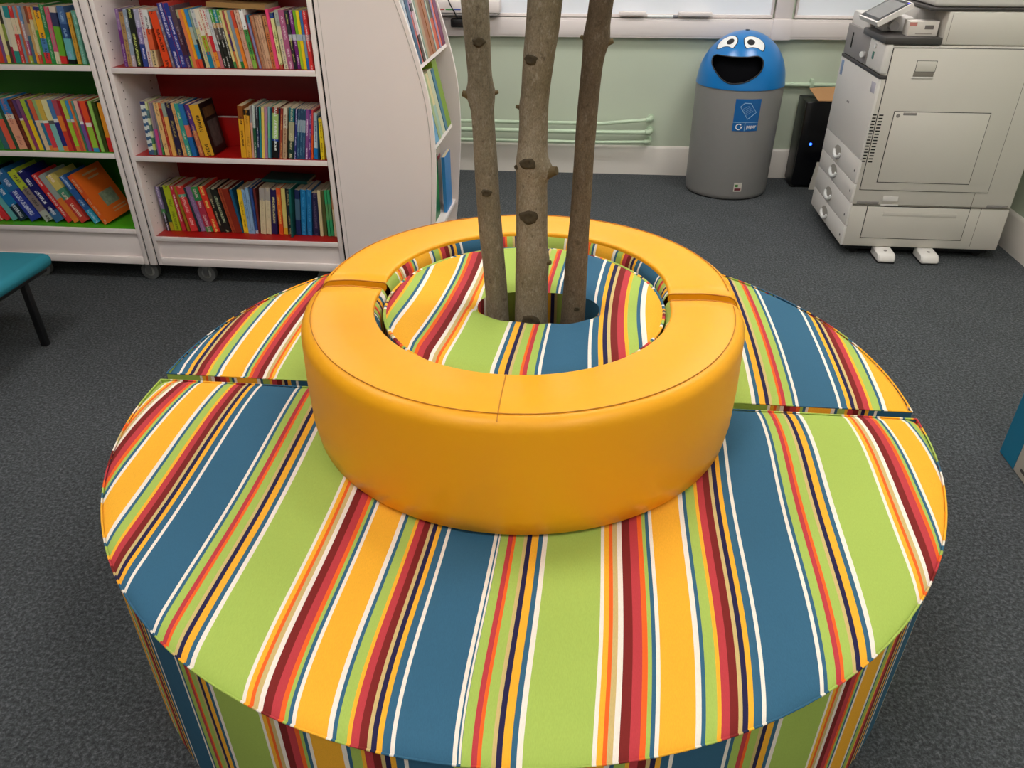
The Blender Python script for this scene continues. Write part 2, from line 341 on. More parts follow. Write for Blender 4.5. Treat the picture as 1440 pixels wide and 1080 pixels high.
def pipe(label, pts, r, ends, flange=True):
    t = thing('heating_pipe', label, 'pipe', (0, 0, 0), None)
    MB().tube(pts, r, 12).build('pipe_run', M_PIPE, t)
    for e in ends:
        MB().tube(e, r*1.25, 12).build('elbow', M_PIPE, t)
        x, y, z = e[-1]
        MB().tube([(x, YB-0.008, z), (x, YB-0.001, z)], r*1.9, 16).build('flange', M_PIPE, t)
    return t
for z0, z1, r, y, lab in ((0.335, 0.362, 0.0115, YB-0.075, 'top pale green heating pipe of three, rising slightly to its elbow'), (0.285, 0.288, 0.0135, YB-0.085, 'middle pale green heating pipe of three above the skirting'), (0.218, 0.226, 0.0105, YB-0.075, 'lowest pale green heating pipe of three above the skirting')):
    xe = 0.505
    el = [(xe-0.03, y, z1), (xe-0.008, y+0.004, z1), (xe+0.003, y+0.018, z1), (xe+0.006, y+0.035, z1), (xe+0.006, YB-0.004, z1)]
    pipe(lab, [(-3.2, y, z0), (0.2, y, z0), (0.36, y, z0*0.4+z1*0.6), (xe-0.03, y, z1)], r, [el])
t = pipe('single pale green pipe on the wall beside the blue-topped bin', [(1.03, YB-0.022, 0.578), (XR-0.002, YB-0.022, 0.578)], 0.0125, [])
for x in (1.46, 2.0): MB().rbox(x-0.010, x+0.010, YB-0.042, YB-0.001, 0.563, 0.612, 0.004).build('bracket', M_PIPE, t)

# ------------------------------------------------------------------ round tree seat
Rs, ZS = 0.98, 0.43
CF = [1.4588, 0.1631, 1.1692, 2.8326, 3.031, 1.1816, 1.7005, 0.0572, 1.6104, 3.4959, 2.0208, 0.0229, 0.1255, -0.2697, -0.307, -0.0951, 0.6696, 0.9767, -0.0022, -0.2212, 0.1662]
CBL = [-1.7245, -0.117, 0.1956, -2.7399, 0.0423, -0.6459]
CBR = [0.5357, 0.0773, -0.131, -1.4635, 0.0645, -0.1083]
CD = [-0.3806, 0.1394, -0.0416, -0.1935, -2.0059, 0.024, 1.5302, 0.0998, -0.3579, 2.3017]
def poly(c, d, x, y):
    s = 0; k = 0
    for i in range(d+1):
        for j in range(d+1-i): s += c[k]*x**i*y**j; k += 1
    return s
def u_front(x, y):
    return poly(CF, 5, x, y)
def u_back(x, y): return poly(CBL, 2, x, y) if x < 0 else poly(CBR, 2, x, y)
def half_seat(sgn, label):
    """sgn=-1: half towards the camera, +1: half behind. Outer arc centred at y=sgn*0.053, straight joint edge at y=ye."""
    t = thing('curved_bench', label, 'bench', (0, 0, 0))
    yc = sgn*0.053; ye = -0.030 if sgn < 0 else 0.002
    uf = u_front if sgn < 0 else u_back
    NA = 72
    outl = []                                     # outer outline from left joint end round to the right joint end
    outl.append((-Rs, ye, 0))
    for i in range(NA+1):
        a = PI*i/NA
        outl.append((-Rs*math.cos(a), yc + sgn*Rs*math.sin(a), 1))
    outl.append((Rs, ye, 0))
    inl = []; ri = 0.29
    for (x, y, _) in outl:
        a = math.atan2(y-ye, x); inl.append((ri*math.cos(a), ye + ri*math.sin(a)))
    # top panel: loft between inner and outer outlines, rounded down at the rim
    b = MB(); NR = 26; vs = []; uv = []
    for (ox, oy, _), (ix, iy) in zip(outl, inl):
        for k in range(NR+1):
            q = k/NR; q = 1-(1-q)**1.6
            x = ix+(ox-ix)*q; y = iy+(oy-iy)*q
            d = (1-q)*math.hypot(ox-ix, oy-iy); dj = abs(y-ye)
            z = ZS - 0.003
            for dd in (d, dj + 0.006):
                if dd < 0.035: z -= 0.009*(1-dd/0.035)**2
            z += 0.0025*math.sin(7*x+1.3)*math.sin(6*y+0.4)*min(1, d/0.1)
            vs.append((x, y, z)); uv.append((uf(x, y), 1.0 if sgn < 0 else 0.0))
    n = len(outl); w = NR+1
    fs = [(i*w+k, (i+1)*w+k, (i+1)*w+k+1, i*w+k+1) for i in range(n-1) for k in range(NR)]
    b.add(vs, fs, uv); fixn(b.build('top_panel', M_STRIPE, t, ang=60))
    # curved side panel, cut at the centre seam
    def u_side(s):
        if sgn < 0: return 1.792*(s+0.0849)+1.285 if s < -0.011 else 1.793*(s-0.3169)+0.285
        return -1.75*s
    for lo, hi in ((-0.5*PI-0.03, -0.011/Rs), (-0.011/Rs, 0.5*PI+0.03)):
        b = MB(); vs = []; uv = []; NS = 48; zs = [ZS-0.006, ZS-0.02, 0.3, 0.2, 0.1, 0.03, 0.0]
        for i in range(NS+1):
            a = lo+(hi-lo)*i/NS; aa = max(-PI/2, min(PI/2, a))
            x = Rs*math.sin(aa); y = yc + sgn*Rs*math.cos(aa)
            if a != aa: y = ye
            for z in zs: vs.append((x, y, z)); uv.append((u_side(max(min(a*Rs, hi*Rs-1e-4), lo*Rs+1e-4) if lo < 0 else a*Rs + 1e-5), 0))
        w = len(zs); b.add(vs, [(i*w+k, (i+1)*w+k, (i+1)*w+k+1, i*w+k+1) for i in range(NS) for k in range(w-1)], uv)
        o = fixn(b.build('side_panel', M_STRIPE, t, ang=60))
    # flat joint panel
    b = MB(); vs = []; uv = []
    for i in range(61):
        x = -Rs + 2*Rs*i/60
        u = 0.829+1.69*(x+0.884) if x < 0 else 0.829+1.737*(x-0.629)
        for z in (ZS-0.006, 0.0): vs.append((x, ye, z)); uv.append((u, 0))
    b.add(vs, [(i*2, (i+1)*2, (i+1)*2+1, i*2+1) for i in range(60)], uv)
    fixn(b.build('joint_panel', M_STRIPE, t))
    # piped rim along top edge
    b = MB(); pth = [(x, y, ZS-0.0065) for x, y, _ in outl]
    b.tube(pth, 0.0020, 8, uvf=lambda p: uf(p.x, p.y)); b.build('piping', M_STRIPE, t)
    b = MB(); pth = [(-Rs + 2*Rs*i/60, ye, ZS-0.0065) for i in range(61)]
    b.tube(pth, 0.0020, 8, uvf=lambda p: uf(p.x, p.y)); b.build('piping', M_STRIPE, t)
    return t
half_seat(-1, 'front half of the round bench in multicoloured striped canvas, the larger visible half')
half_seat(+1, 'rear half of the round striped bench, on the bookcase side of the joint')

# yellow ring backrest in two halves
Ro, Ri, ZR = 0.513, 0.348, 0.716
M_SEAM = mat('vinyl_seam', '#c27a0c', 0.6)
def half_ring(sgn, label):
    t = thing('ring_backrest', label, 'backrest', (0, 0, ZS))
    yc = sgn*0.043; ye = -0.004 if sgn < 0 else 0.03
    angs = [None] + [PI*i/64 for i in range(65)] + [None]
    def at(i, r):
        if i == 0: return (-r, ye)
        if i == len(angs)-1: return (r, ye)
        a = angs[i]; return (-r*math.cos(a), yc + sgn*r*math.sin(a))
    hh = ZR - ZS; e = 0.03
    prof = [(Ro-0.012, 0.002), (Ro-0.003, 0.008), (Ro+0.003, 0.05), (Ro+0.005, hh*0.5), (Ro+0.003, hh-0.06)]
    for k in range(7): a = PI/2*k/6; prof.append((Ro-e+e*math.cos(a)+0.0025*(1-k/6), hh-e+e*math.sin(a)))
    prof += [(Ro-0.06, hh+0.003), ((Ro+Ri)/2, hh+0.004), (Ri+0.04, hh+0.002)]
    for k in range(6): a = PI/2*k/5; prof.append((Ri+0.007-0.007*math.sin(a), hh-0.007+0.007*math.cos(a)))
    prof.append((Ri, hh-0.014))
    b = MB(); vs = []; n = len(prof); N = len(angs)
    for i in range(N):
        # soften the ends: the last few centimetres sink a little
        for r, z in prof:
            x, y = at(i, r); zz = z
            if i in (0, N-1): zz = z - (0.010 if z > hh-0.04 else 0); y += sgn*0.004*0
            vs.append((x, y, zz))
    fs = [(i*n+k, (i+1)*n+k, (i+1)*n+k+1, i*n+k+1) for i in range(N-1) for k in range(n-1)]
    fs += [tuple(range(n)), tuple(reversed(range((N-1)*n, N*n)))]
    b.add(vs, fs); fixn(b.build('vinyl_cover', M_VINYL, t, ang=50))
    # striped inner wall
    b = MB(); vs = []; uv = []
    L = 0
    for i in range(N):
        x, y = at(i, Ri)
        s = (i-1)/64*PI*Ri
        u = -1.75*s*1.0 + (1.62 if sgn < 0 else 0)
        if sgn > 0: u = 1.75*s + 0.72
        for z, dr_ in ((hh-0.010, 0.001), (hh-0.018, -0.005), (hh-0.034, -0.011), (0.0, -0.011)): vs.append((*at(i, Ri+dr_), z)); uv.append((u, 0))
    b.add(vs, [(i*4+k, (i+1)*4+k, (i+1)*4+k+1, i*4+k+1) for i in range(N-1) for k in range(3)], uv)
    fixn(b.build('inner_panel', M_STRIPE, t, ang=60))
    # stitched seams: along the outer rim, across the middle, at both ends
    b = MB(); b.tube([(*at(i, Ro-0.022), hh+0.0006) for i in range(1, N-1)], 0.0011, 6); b.build('rim_seam', M_SEAM, t)
    b = MB(); m_ = N//2; b.tube([(*at(m_, r), z+0.0003) for r, z in prof[8:-3]], 0.0013, 6); b.build('cross_seam', M_SEAM, t)
    for i in (0, N-1):
        b = MB(); b.tube([(at(i, r)[0], at(i, r)[1]+sgn*0.001, z-0.009 if z > hh-0.04 else z) for r, z in prof[4:-1]], 0.002, 6); b.build('end_seam', M_SEAM, t)
    return t
half_ring(-1, 'front half of the yellow vinyl ring backrest, with the cross seam')
half_ring(+1, 'rear half of the yellow vinyl ring backrest, behind the tree trunks')

# centre cushion with the hole for the trunks
ZD = 0.703
t = thing('centre_cushion', 'round striped cushion inside the yellow ring, holed for the trunks', 'cushion', (0, 0, ZS))
hx, hy = 0.038, -0.040
def hole(a):
    ca, sa = math.cos(a), math.sin(a); m = 2.4
    k = (abs(ca/0.145)**m + abs(sa/0.085)**m)**(-1/m)
    return hx + k*ca, hy + k*sa
Rd_ = 0.331; Ry_ = 0.352; cx, cy = 0.003, -0.022
b = MB(); vs = []; uv = []; NA = 96; NR = 14
for i in range(NA):
    a = 2*PI*i/NA; ix, iy = hole(a); ox, oy = cx + Rd_*math.cos(a), cy + Ry_*math.sin(a)
    for k in range(NR+1):
        q = k/NR; x = ix+(ox-ix)*q; y = iy+(oy-iy)*q; d = (1-q)*math.hypot(ox-ix, oy-iy); di = q*math.hypot(ox-ix, oy-iy)
        z = ZD-ZS - (0.012*(1-d/0.03)**2 if d < 0.03 else 0) - (0.014*(1-di/0.03)**2 if di < 0.03 else 0) + 0.0025*math.sin(9*a)*math.exp(-di/0.05)
        vs.append((x, y, z)); uv.append((poly(CD, 3, x, y), 0))
w = NR+1
b.add(vs, [(i*w+k, ((i+1)%NA)*w+k, ((i+1)%NA)*w+k+1, i*w+k+1) for i in range(NA) for k in range(NR)], uv)
fixn(b.build('top_panel', M_STRIPE, t, ang=60))
def ringwall(name, f, z1, z0, off, k):
    b = MB(); vs = []; uv = []; acc = 0; prev = None
    for i in range(NA+1):
        a = 2*PI*i/NA; x, y = f(a)
        if prev: acc += math.hypot(x-prev[0], y-prev[1])
        prev = (x, y)
        for z in (z1, z1-0.01, z0): vs.append((x, y, z)); uv.append((off + k*acc, 0))
    b.add(vs, [(i*3+j, (i+1)*3+j, (i+1)*3+j+1, i*3+j+1) for i in range(NA) for j in range(2)], uv)
    return b.build(name, M_STRIPE, t, ang=60)
ringwall('side_band', lambda a: (cx + Rd_*math.cos(a), cy + Ry_*math.sin(a)), ZD-ZS-0.010, 0.0, 0.1, 1.75)
ringwall('hole_band', hole, ZD-ZS-0.012, 0.0, 0.30, 1.75)
b = MB(); b.tube([(cx + (Rd_+0.001)*math.cos(2*PI*i/96), cy + (Ry_+0.001)*math.sin(2*PI*i/96), ZD-ZS-0.012) for i in range(97)], 0.004, 8, uvf=lambda p: 1.75*0.33*math.atan2(p.y, p.x)+0.3); b.build('piping', M_STRIPE, t)

# ------------------------------------------------------------------ three tree trunks
M_BARK = [bark_mat('bark_left', '#695f4d', '#8a7f6c', '#a89f90'), bark_mat('bark_middle', '#746852', '#9a8d7a', '#b4ab9d'), bark_mat('bark_right', '#5a4c3c', '#7a6b58', '#8e8274')]
M_KNOT = mat('knot_wood', '#3f3420', 0.9, noise=0.6, nscale=140)
M_STUB = mat('stub_wood', '#5c4c2e', 0.85, noise=0.3, nscale=120)
def spline(keys, n):
    out = []
    for i in range(n+1):
        q = i/n*(len(keys)-1); k = min(int(q), len(keys)-2); f = q-k
        p0 = keys[max(k-1, 0)]; p1 = keys[k]; p2 = keys[k+1]; p3 = keys[min(k+2, len(keys)-1)]
        out.append([0.5*((2*b_)+(-a_+c_)*f+(2*a_-5*b_+4*c_-d_)*f*f+(-a_+3*b_-3*c_+d_)*f**3) for a_, b_, c_, d_ in zip(p0, p1, p2, p3)])
    return out
def trunk(idx, label, keys, knots):
    base = keys[0]
    t = thing('tree_trunk', label, 'tree trunk', (base[0], base[1], 0))
    pts = spline(keys, 90); rnd = random.Random(idx+3)
    b = MB(); vs = []; n = 28; ph = [rnd.uniform(0, 6) for _ in range(8)]
    for x, y, z, r in pts:
        for j in range(n):
            a = 2*PI*j/n
            k = 1 + 0.025*math.sin(2*a+ph[0]+2.1*z) + 0.018*math.sin(3*a+ph[1]-5*z) + 0.012*math.sin(23*z+ph[2]+a) + 0.010*math.sin(41*z+ph[3]-2*a)
            for kx, kz, ka, kr, kh in knots:      # swelling round each knot
                da = (a-ka+PI) % (2*PI)-PI; k += kh*math.exp(-(da/0.7)**2-((z-kz)/(0.020 if kx == 'stub' else 0.030))**2)
            vs.append((x-base[0]+1.05*r*k*math.cos(a), y-base[1]+1.05*r*k*math.sin(a), z))
    m = len(pts); fs = [(i*n+j, i*n+(j+1)%n, (i+1)*n+(j+1)%n, (i+1)*n+j) for i in range(m-1) for j in range(n)]
    fs += [tuple(reversed(range(n))), tuple(range((m-1)*n, m*n))]
    b.add(vs, fs); b.build('bark', M_BARK[idx], t, ang=80)
    for kind, kz, ka, kr, kh in knots:
        p = min(pts, key=lambda q: abs(q[2]-kz)); d = Vector((math.cos(ka), math.sin(ka), 0.15))
        c = Vector((p[0]-base[0], p[1]-base[1], kz)) + Vector((math.cos(ka), math.sin(ka), 0))*(1.05*p[3]*(1+kh*0.97)+0.0012)
        if kind == 'knot':
            b = MB(); q = d.to_track_quat('Z', 'Y').to_matrix()
            prof = [(kr*1.15, -0.004), (kr*1.0, 0.0), (kr*0.8, 0.0018), (kr*0.55, 0.0022), (kr*0.4, 0.0008), (kr*0.1, 0.0010)]
            tmp = MB().lathe(prof, 36); vs = [c + q @ Vector((vx*1.15*(1+0.10*math.sin(3*math.atan2(vy, vx)+kz*40)+0.06*math.sin(7*math.atan2(vy, vx)+kz*90)), vy*0.85*(1+0.08*math.sin(4*math.atan2(vy, vx)+kz*70)), vz)) for vx, vy, vz in tmp.v]
            b.add(vs, tmp.f); b.build('knot', M_KNOT, t, ang=60)
        else:
            b = MB(); dd = Vector((math.cos(ka), math.sin(ka), 0.25)).normalized(); c0 = c - dd*0.012
            b.tube([c0, c0+dd*0.010, c0+dd*0.014, c0+dd*(0.013+kr*0.8), c0+dd*(0.0135+kr*0.8)], [kr*1.5, kr*1.15, kr*0.95, kr*0.85, kr*0.5], 12); b.build('branch_stub', M_STUB, t, ang=50)
F_ = -PI/2          # facing the camera side
trunk(0, 'leftmost slim grey-brown trunk leaning towards the bookcase, with a side stub',
      [(-0.050,-0.03,0.0,0.026),(-0.052,-0.03,0.45,0.026),(-0.061,-0.03,0.686,0.0250),(-0.076,-0.03,0.916,0.0255),(-0.087,-0.03,1.162,0.0235),(-0.097,-0.03,1.348,0.0265),(-0.115,-0.03,1.75,0.026),(-0.14,-0.03,2.15,0.023),(-0.16,-0.03,2.45,0.02)],
      [('stub',1.172,PI*1.0,0.007,0.32),('stub',1.176,0.05,0.004,0.22),('knot',1.276,F_+0.25,0.010,0.06),('knot',0.972,F_,0.009,0.06)])
trunk(1, 'thickest middle trunk with large knots and a dark scarred base',
      [(0.026,-0.035,0.0,0.037),(0.024,-0.035,0.45,0.037),(0.022,-0.035,0.671,0.0375),(0.020,-0.035,0.919,0.0335),(0.019,-0.035,1.031,0.0310),(0.023,-0.035,1.149,0.0285),(0.031,-0.035,1.246,0.0305),(0.041,-0.035,1.348,0.0335),(0.07,-0.035,1.75,0.034),(0.10,-0.035,2.15,0.03),(0.12,-0.035,2.45,0.026)],
      [('knot',1.043,F_-0.15,0.013,0.26),('stub',1.022,-0.35,0.0105,0.50),('knot',1.030,F_-0.95,0.006,0.16),('knot',0.925,F_-0.1,0.016,0.07),('knot',1.246,F_-0.45,0.011,0.05),('stub',0.812,-0.4,0.006,0.14),('knot',0.672,F_,0.016,0.04),('stub',1.150,PI*1.02,0.004,0.10)])
trunk(2, 'rightmost slim dark brown trunk leaning towards the bin',
      [(0.112,-0.03,0.0,0.027),(0.115,-0.03,0.45,0.027),(0.121,-0.03,0.685,0.0275),(0.128,-0.03,0.923,0.0215),(0.132,-0.03,1.079,0.0205),(0.138,-0.03,1.22,0.0205),(0.151,-0.03,1.348,0.0225),(0.19,-0.03,1.75,0.022),(0.235,-0.03,2.15,0.02),(0.265,-0.03,2.45,0.017)],
      [('stub',1.276,-0.1,0.0055,0.22),('stub',1.283,PI,0.004,0.12),('knot',0.70,F_+0.3,0.006,0.03)])

# ------------------------------------------------------------------ bookcases
YFR = 1.46
def caster(parent, x, y, r=0.043):
    c = MB().rbox(x-0.028, x+0.028, y-0.028, y+0.028, 0.080, 0.090, 0.002)
    c.tube([(x, y, 0.072), (x, y, 0.082)], 0.018, 14)
    for s in (-1, 1): c.rbox(x-0.012, x+0.014, y+s*0.019-0.002, y+s*0.019+0.002, 0.036, 0.078, 0.001)
    c = c.build('caster', M_STEEL, parent)
    wv = MB().tube([(x, y-0.0135, 0.043), (x, y-0.012, 0.043), (x, y+0.012, 0.043), (x, y+0.0135, 0.043)], [r-0.004, r, r, r-0.004], 28)
    wv.build('wheel', M_TYRE, c)
    MB().tube([(x, y-0.0165, 0.043), (x, y-0.0135, 0.043), (x, y+0.0135, 0.043), (x, y+0.0165, 0.043)], [0.018, 0.024, 0.024, 0.018], 20).build('hub', M_HUB, c)
ZT = 1.33
def bookcase(name, label, x0, x1, mshelf, mback, levels, cast):
    t = thing(name, label, 'bookcase', ((x0+x1)/2, YFR, 0)); ox = (x0+x1)/2
    def B(n, m, *a, r=0.002, p=t): return MB().rbox(a[0]-ox, a[1]-ox, a[2]-YFR, a[3]-YFR, a[4], a[5], r).build(n, m, p)
    yb = 1.80
    B('side_panel', M_WHITE, x0, x0+0.020, YFR, 2.12, 0.09, ZT); B('side_panel', M_WHITE, x1-0.020, x1, YFR, 2.12, 0.09, ZT)
    B('base_board', M_WHITE, x0+0.0204, x1-0.0204, YFR+0.0305, 2.118, 0.091, 0.108)
    for z in levels: B('rear_shelf', mshelf, x0+0.0204, x1-0.0204, yb+0.0005, 2.118, z-0.020, z)
    B('back_panel', mback, x0+0.0202, x1-0.0202, yb-0.012, yb, 0.1085, ZT-0.0205, r=0.001)
    B('top_panel', M_WHITE, x0+0.0202, x1-0.0202, YFR, 2.118, ZT-0.02, ZT)
    for z in levels:
        s = B('shelf', mshelf, x0+0.0204, x1-0.0204, YFR+0.003, yb-0.0125, z-0.020, z)
        B('edge_strip', M_WHITE, x0+0.0204, x1-0.0204, YFR-0.003, YFR+0.0028, z-0.0215, z+0.0005, r=0.001, p=s)
    p = B('plinth', M_WHITE, x0+0.0204, x1-0.0204, YFR+0.012, YFR+0.030, 0.10, levels[0]-0.022)
    B('plinth_lip', M_WHITE, x0+0.0204, x1-0.0204, YFR-0.004, YFR+0.012, 0.09, 0.128, r=0.006, p=p)
    for sx, s in ((x0+0.0205, 1), (x1-0.0205, -1)):
        hb = MB()
        for yy in (YFR+0.045, YFR+0.27):
            for i in range(34):
                z = 0.28 + i*0.032
                if min(abs(z-l+0.01) for l in levels) > 0.02: hb.tube([(sx-ox, yy-YFR, z), (sx-ox+s*0.0004, yy-YFR, z)], 0.0028, 8)
        o = hb.build('peg_holes', mat('hole_dark', '#4a403c', 0.9), t); o['kind'] = 'stuff'
    for cx_, cy_ in cast: caster(t, cx_-ox, cy_-YFR)
    return t
LR = [0.232, 0.597, 0.955]; LG = [0.262, 0.605, 0.962]
tr_ = bookcase('bookcase', 'white wheeled bookcase with red back and shelves, beside the curved end unit', -1.842, -0.944, M_RED, M_RED, LR, [(-1.632, 1.50), (-1.632, 2.06), (-1.05, 1.50), (-1.05, 2.06)])
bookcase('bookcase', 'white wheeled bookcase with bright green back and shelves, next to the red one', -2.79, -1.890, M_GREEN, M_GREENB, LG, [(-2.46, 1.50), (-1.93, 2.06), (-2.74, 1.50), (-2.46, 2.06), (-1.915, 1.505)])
# upstand inside the red middle shelf
b_ = MB().rbox(-0.42, 0.42, 0.195, 0.207, 0.5975, 0.722, 0.001).build('back_stop', M_RED, tr_)
MB().rbox(-0.42, 0.42, 0.193, 0.208, 0.722, 0.726, 0.001).build('edge_strip', M_WHITE, b_)
MB().rbox(-0.4895, -0.4560, -0.002, 0.33, 0.089, ZT, 0.002).build('joining_post', M_WHITE, tr_)
for a_, b_2 in ((-0.4965, -0.4898), (-0.4557, -0.4492)): MB().box(a_, b_2, 0.006, 0.05, 0.09, ZT).build('gap_shade', M_DARK, tr_, False)  # black strips standing in for the shade in the gaps beside the post
MB().box(0.4493, 0.4575, 0.006, 0.05, 0.09, ZT).build('gap_shade', M_DARK, tr_, False)  # same painted shade in the gap before the curved end unit

# curved end unit with its open side towards the room
PROF = [(-0.935,0.075),(-0.548,0.075),(-0.530,0.20),(-0.513,0.383),(-0.502,0.52),(-0.498,0.64),(-0.503,0.77),(-0.517,0.88),(-0.541,0.985),(-0.572,1.10),(-0.607,1.209),(-0.66,1.345),(-0.935,1.345)]
def smooth_prof():
    k = [(x, z, 0, 0) for x, z in PROF[1:-1]]
    return [PROF[0]] + [(p[0], p[1]) for p in spline(k, 40)] + [PROF[-1]]
SP = smooth_prof()
t = thing('end_unit', 'white curved end display unit beside the red bookcase, shelves facing the trunks', 'bookcase', (-0.73, YFR, 0))
sh = lambda pts: [(x+0.73, z) for x, z in pts]
fixn(MB().prism_y(sh(SP), -0.002, 0.018).build('side_panel', M_WHITE, t, ang=20))
fixn(MB().prism_y(sh(SP), 0.645, 0.665).build('side_panel', M_WHITE, t, ang=20))
MB().tube([(x+0.73-0.017, -0.0022, z) for x, z in SP[2:-2]], 0.0016, 6).build('edge_band', mat('edge_band', '#b7aca4', 0.5), t)
MB().box(-0.205+0.016, -0.205+0.0175, -0.0026, -0.0019, 0.08, 1.34).build('panel_joint', mat('edge_band', '#b7aca4', 0.5), t, False)
MB().rbox(-0.2045, -0.19, 0.0182, 0.6448, 0.08, 1.34, 0.001).build('back_panel', M_WHITE, t)
TILT = rad(12)
for xf, zf, a, ylen in ((-0.552, 0.972, TILT, 0.6445), (-0.505, 0.662, TILT, 0.440), (-0.535, 0.235, 0.0, 0.6445)):
    L = 0.30
    pts = [(xf, zf), (xf-L*math.cos(a), zf-L*math.sin(a)), (xf-L*math.cos(a)+0.016*math.sin(a), zf-L*math.sin(a)-0.016*math.cos(a)), (xf+0.016*math.sin(a), zf-0.016*math.cos(a))]
    fixn(MB().prism_y(sh(pts), 0.0185, ylen).build('shelf', M_WHITE, t, ang=20))
MB().rbox(-0.1895, 0.175, 0.0185, 0.6445, 0.09, 0.108, 0.002).build('base_board', M_WHITE, t)
MB().rbox(-0.1895, 0.06, 0.0185, 0.6445, 1.325, 1.343, 0.002).build('top_board', M_WHITE, t)
for px in (-0.16, 0.13):
    for py in (0.06, 0.60): caster(t, px, py, 0.040)

# ------------------------------------------------------------------ books
NAMES = [('red','#d03034'),('dark red','#7d1f1c'),('maroon','#5a2430'),('orange','#ea6420'),('salmon','#e88a62'),('yellow','#f0cc28'),('gold','#d99e28'),('cream','#e2d6b0'),('tan','#c29868'),('brown','#8a4a28'),('olive','#7d7420'),('lime green','#a6c030'),('green','#469848'),('dark green','#265a38'),('mint green','#84c0a8'),('teal','#2a8a86'),('pale blue','#92b4d0'),('blue','#2470b0'),('navy blue','#22285c'),('steel blue','#33587c'),('grey blue','#8298a8'),('lilac','#9a90bc'),('purple','#6c3478'),('mauve','#aa6488'),('pink','#ee5c88'),('pale pink','#dcb8b4'),('white','#e6e4e0'),('grey','#9a9a96'),('dark grey','#4c4a48'),('black','#1e1e20')]
def cname(h):
    r, g, b = (int(h[i:i+2], 16) for i in (1, 3, 5))
    return min(NAMES, key=lambda n: sum(w*(int(n[1][i:i+2], 16)-v)**2 for w, i, v in ((2,1,r),(3,3,g),(2,5,b))))[0]
ONES = 'zeroth first second third fourth fifth sixth seventh eighth ninth tenth eleventh twelfth thirteenth fourteenth fifteenth sixteenth seventeenth eighteenth nineteenth'.split()
def ordw(n):
    if n < 20: return ONES[n]
    tens = {2:'twent',3:'thirt',4:'fort',5:'fift'}[n//10]
    return tens+'ieth' if n % 10 == 0 else tens+'y-'+ONES[n % 10]
BR = random.Random(11)
def book_meshes(tk, h, d, spec, ink, cover=None, hard=False):
    """spec: 'frac#hex frac#hex' bands from the top down; the cover boards take the widest band's colour"""
    bands = []
    for s in spec.split():
        f, c = s.split('#') if '#' in s else (s, None); bands.append((float(f) if f else 1.0, '#'+c))
    ws = []; p = 0
    for f, c in bands: ws.append((f-p, c)); p = f
    main = max(ws)[1]
    o = 0.0014 if hard else 0.0008
    th = min(0.0016 if hard else 0.0009, tk*0.2)
    vs = []; fs = []; gcol = []; icol = []; uvs = []
    off = BR.uniform(0, 50)
    def quad(a, b, c, e, g, ink_, uv=((0,0),)*4):
        k = len(vs); vs.extend((a, b, c, e)); fs.append((k, k+1, k+2, k+3)); gcol.append(g); icol.append(ink_); uvs.append(uv)
    G = hexc(cover or main); none = (0,0,0,0)
    inkc = (hexc(ink)[:3] + (1.0,)) if ink else none
    z1 = h
    for (f, c), (pf, _) in zip(bands, [(0, None)] + bands[:-1]):      # spine bands
        za = h*(1-pf); zb = h*(1-f)
        quad((0,0,zb),(tk,0,zb),(tk,0,za),(0,0,za), hexc(c), inkc, ((0,off+zb),(1,off+zb),(1,off+za),(0,off+za)))
    for (f, c), (pf, _) in zip(bands, [(0, None)] + bands[:-1]):
        za = h*(1-pf); zb = h*(1-f); g = hexc(cover) if cover else hexc(c)
        quad((0,d,zb),(0,0,zb),(0,0,za),(0,d,za), g, none); quad((tk,0,zb),(tk,d,zb),(tk,d,za),(tk,0,za), g, none)
    for x in (0, tk-th):                                              # board thickness
        xa, xb = x, x+th; xi = th if x == 0 else tk-th
        quad((xa,0,h),(xb,0,h),(xb,d,h),(xa,d,h), G, none); quad((xa,0,0),(xa,d,0),(xb,d,0),(xb,0,0), G, none)
        quad((xa,d,0),(xa,d,h),(xb,d,h),(xb,d,0), G, none)
        if x == 0: quad((xi,0,0),(xi,d,0),(xi,d,h),(xi,0,h), G, none)
        else: quad((xi,d,0),(xi,0,0),(xi,0,h),(xi,d,h), G, none)
    quad((th,0,h),(tk-th,0,h),(tk-th,th,h),(th,th,h), G, none); quad((th,0,0),(th,th,0),(tk-th,th,0),(tk-th,0,0), G, none)
    quad((tk-th,th,0),(th,th,0),(th,th,h),(tk-th,th,h), G, none)
    me = bpy.data.meshes.new('cover'); me.from_pydata(vs, [], fs); me.materials.append(M_BOOK)
    me.uv_layers.new(name='UVMap'); me.attributes.new('ground', 'FLOAT_COLOR', 'CORNER'); me.attributes.new('ink', 'FLOAT_COLOR', 'CORNER')
    ul = me.uv_layers['UVMap']; ga = me.attributes['ground']; ia = me.attributes['ink']
    for p in me.polygons:
        for j, li in enumerate(p.loop_indices):
            ul.data[li].uv = uvs[p.index][j]; ga.data[li].color = gcol[p.index]; ia.data[li].color = icol[p.index]
    me.update()
    pm = MB().box(th+0.0001, tk-th-0.0001, th+0.0002, d-o-0.001, o, h-o).mesh('pages', M_PAGES, False)
    return me, pm, main
def book(x, y, z, tk, h, d, spec, ink, mtx, group, cover=None, hard=False):
    me, pm, main = book_meshes(tk, h, d, spec, ink, cover, hard)
    o = bpy.data.objects.new('book', None); o.empty_display_size = 0.03; COL.objects.link(o); o.matrix_world = mtx
    for n, m in (('cover', me), ('pages', pm)):
        c = bpy.data.objects.new(n, m); COL.objects.link(c); c.parent = o
    o['category'] = 'book'; o['group'] = group; o['_c'] = main; o['_t'] = tk
    return o
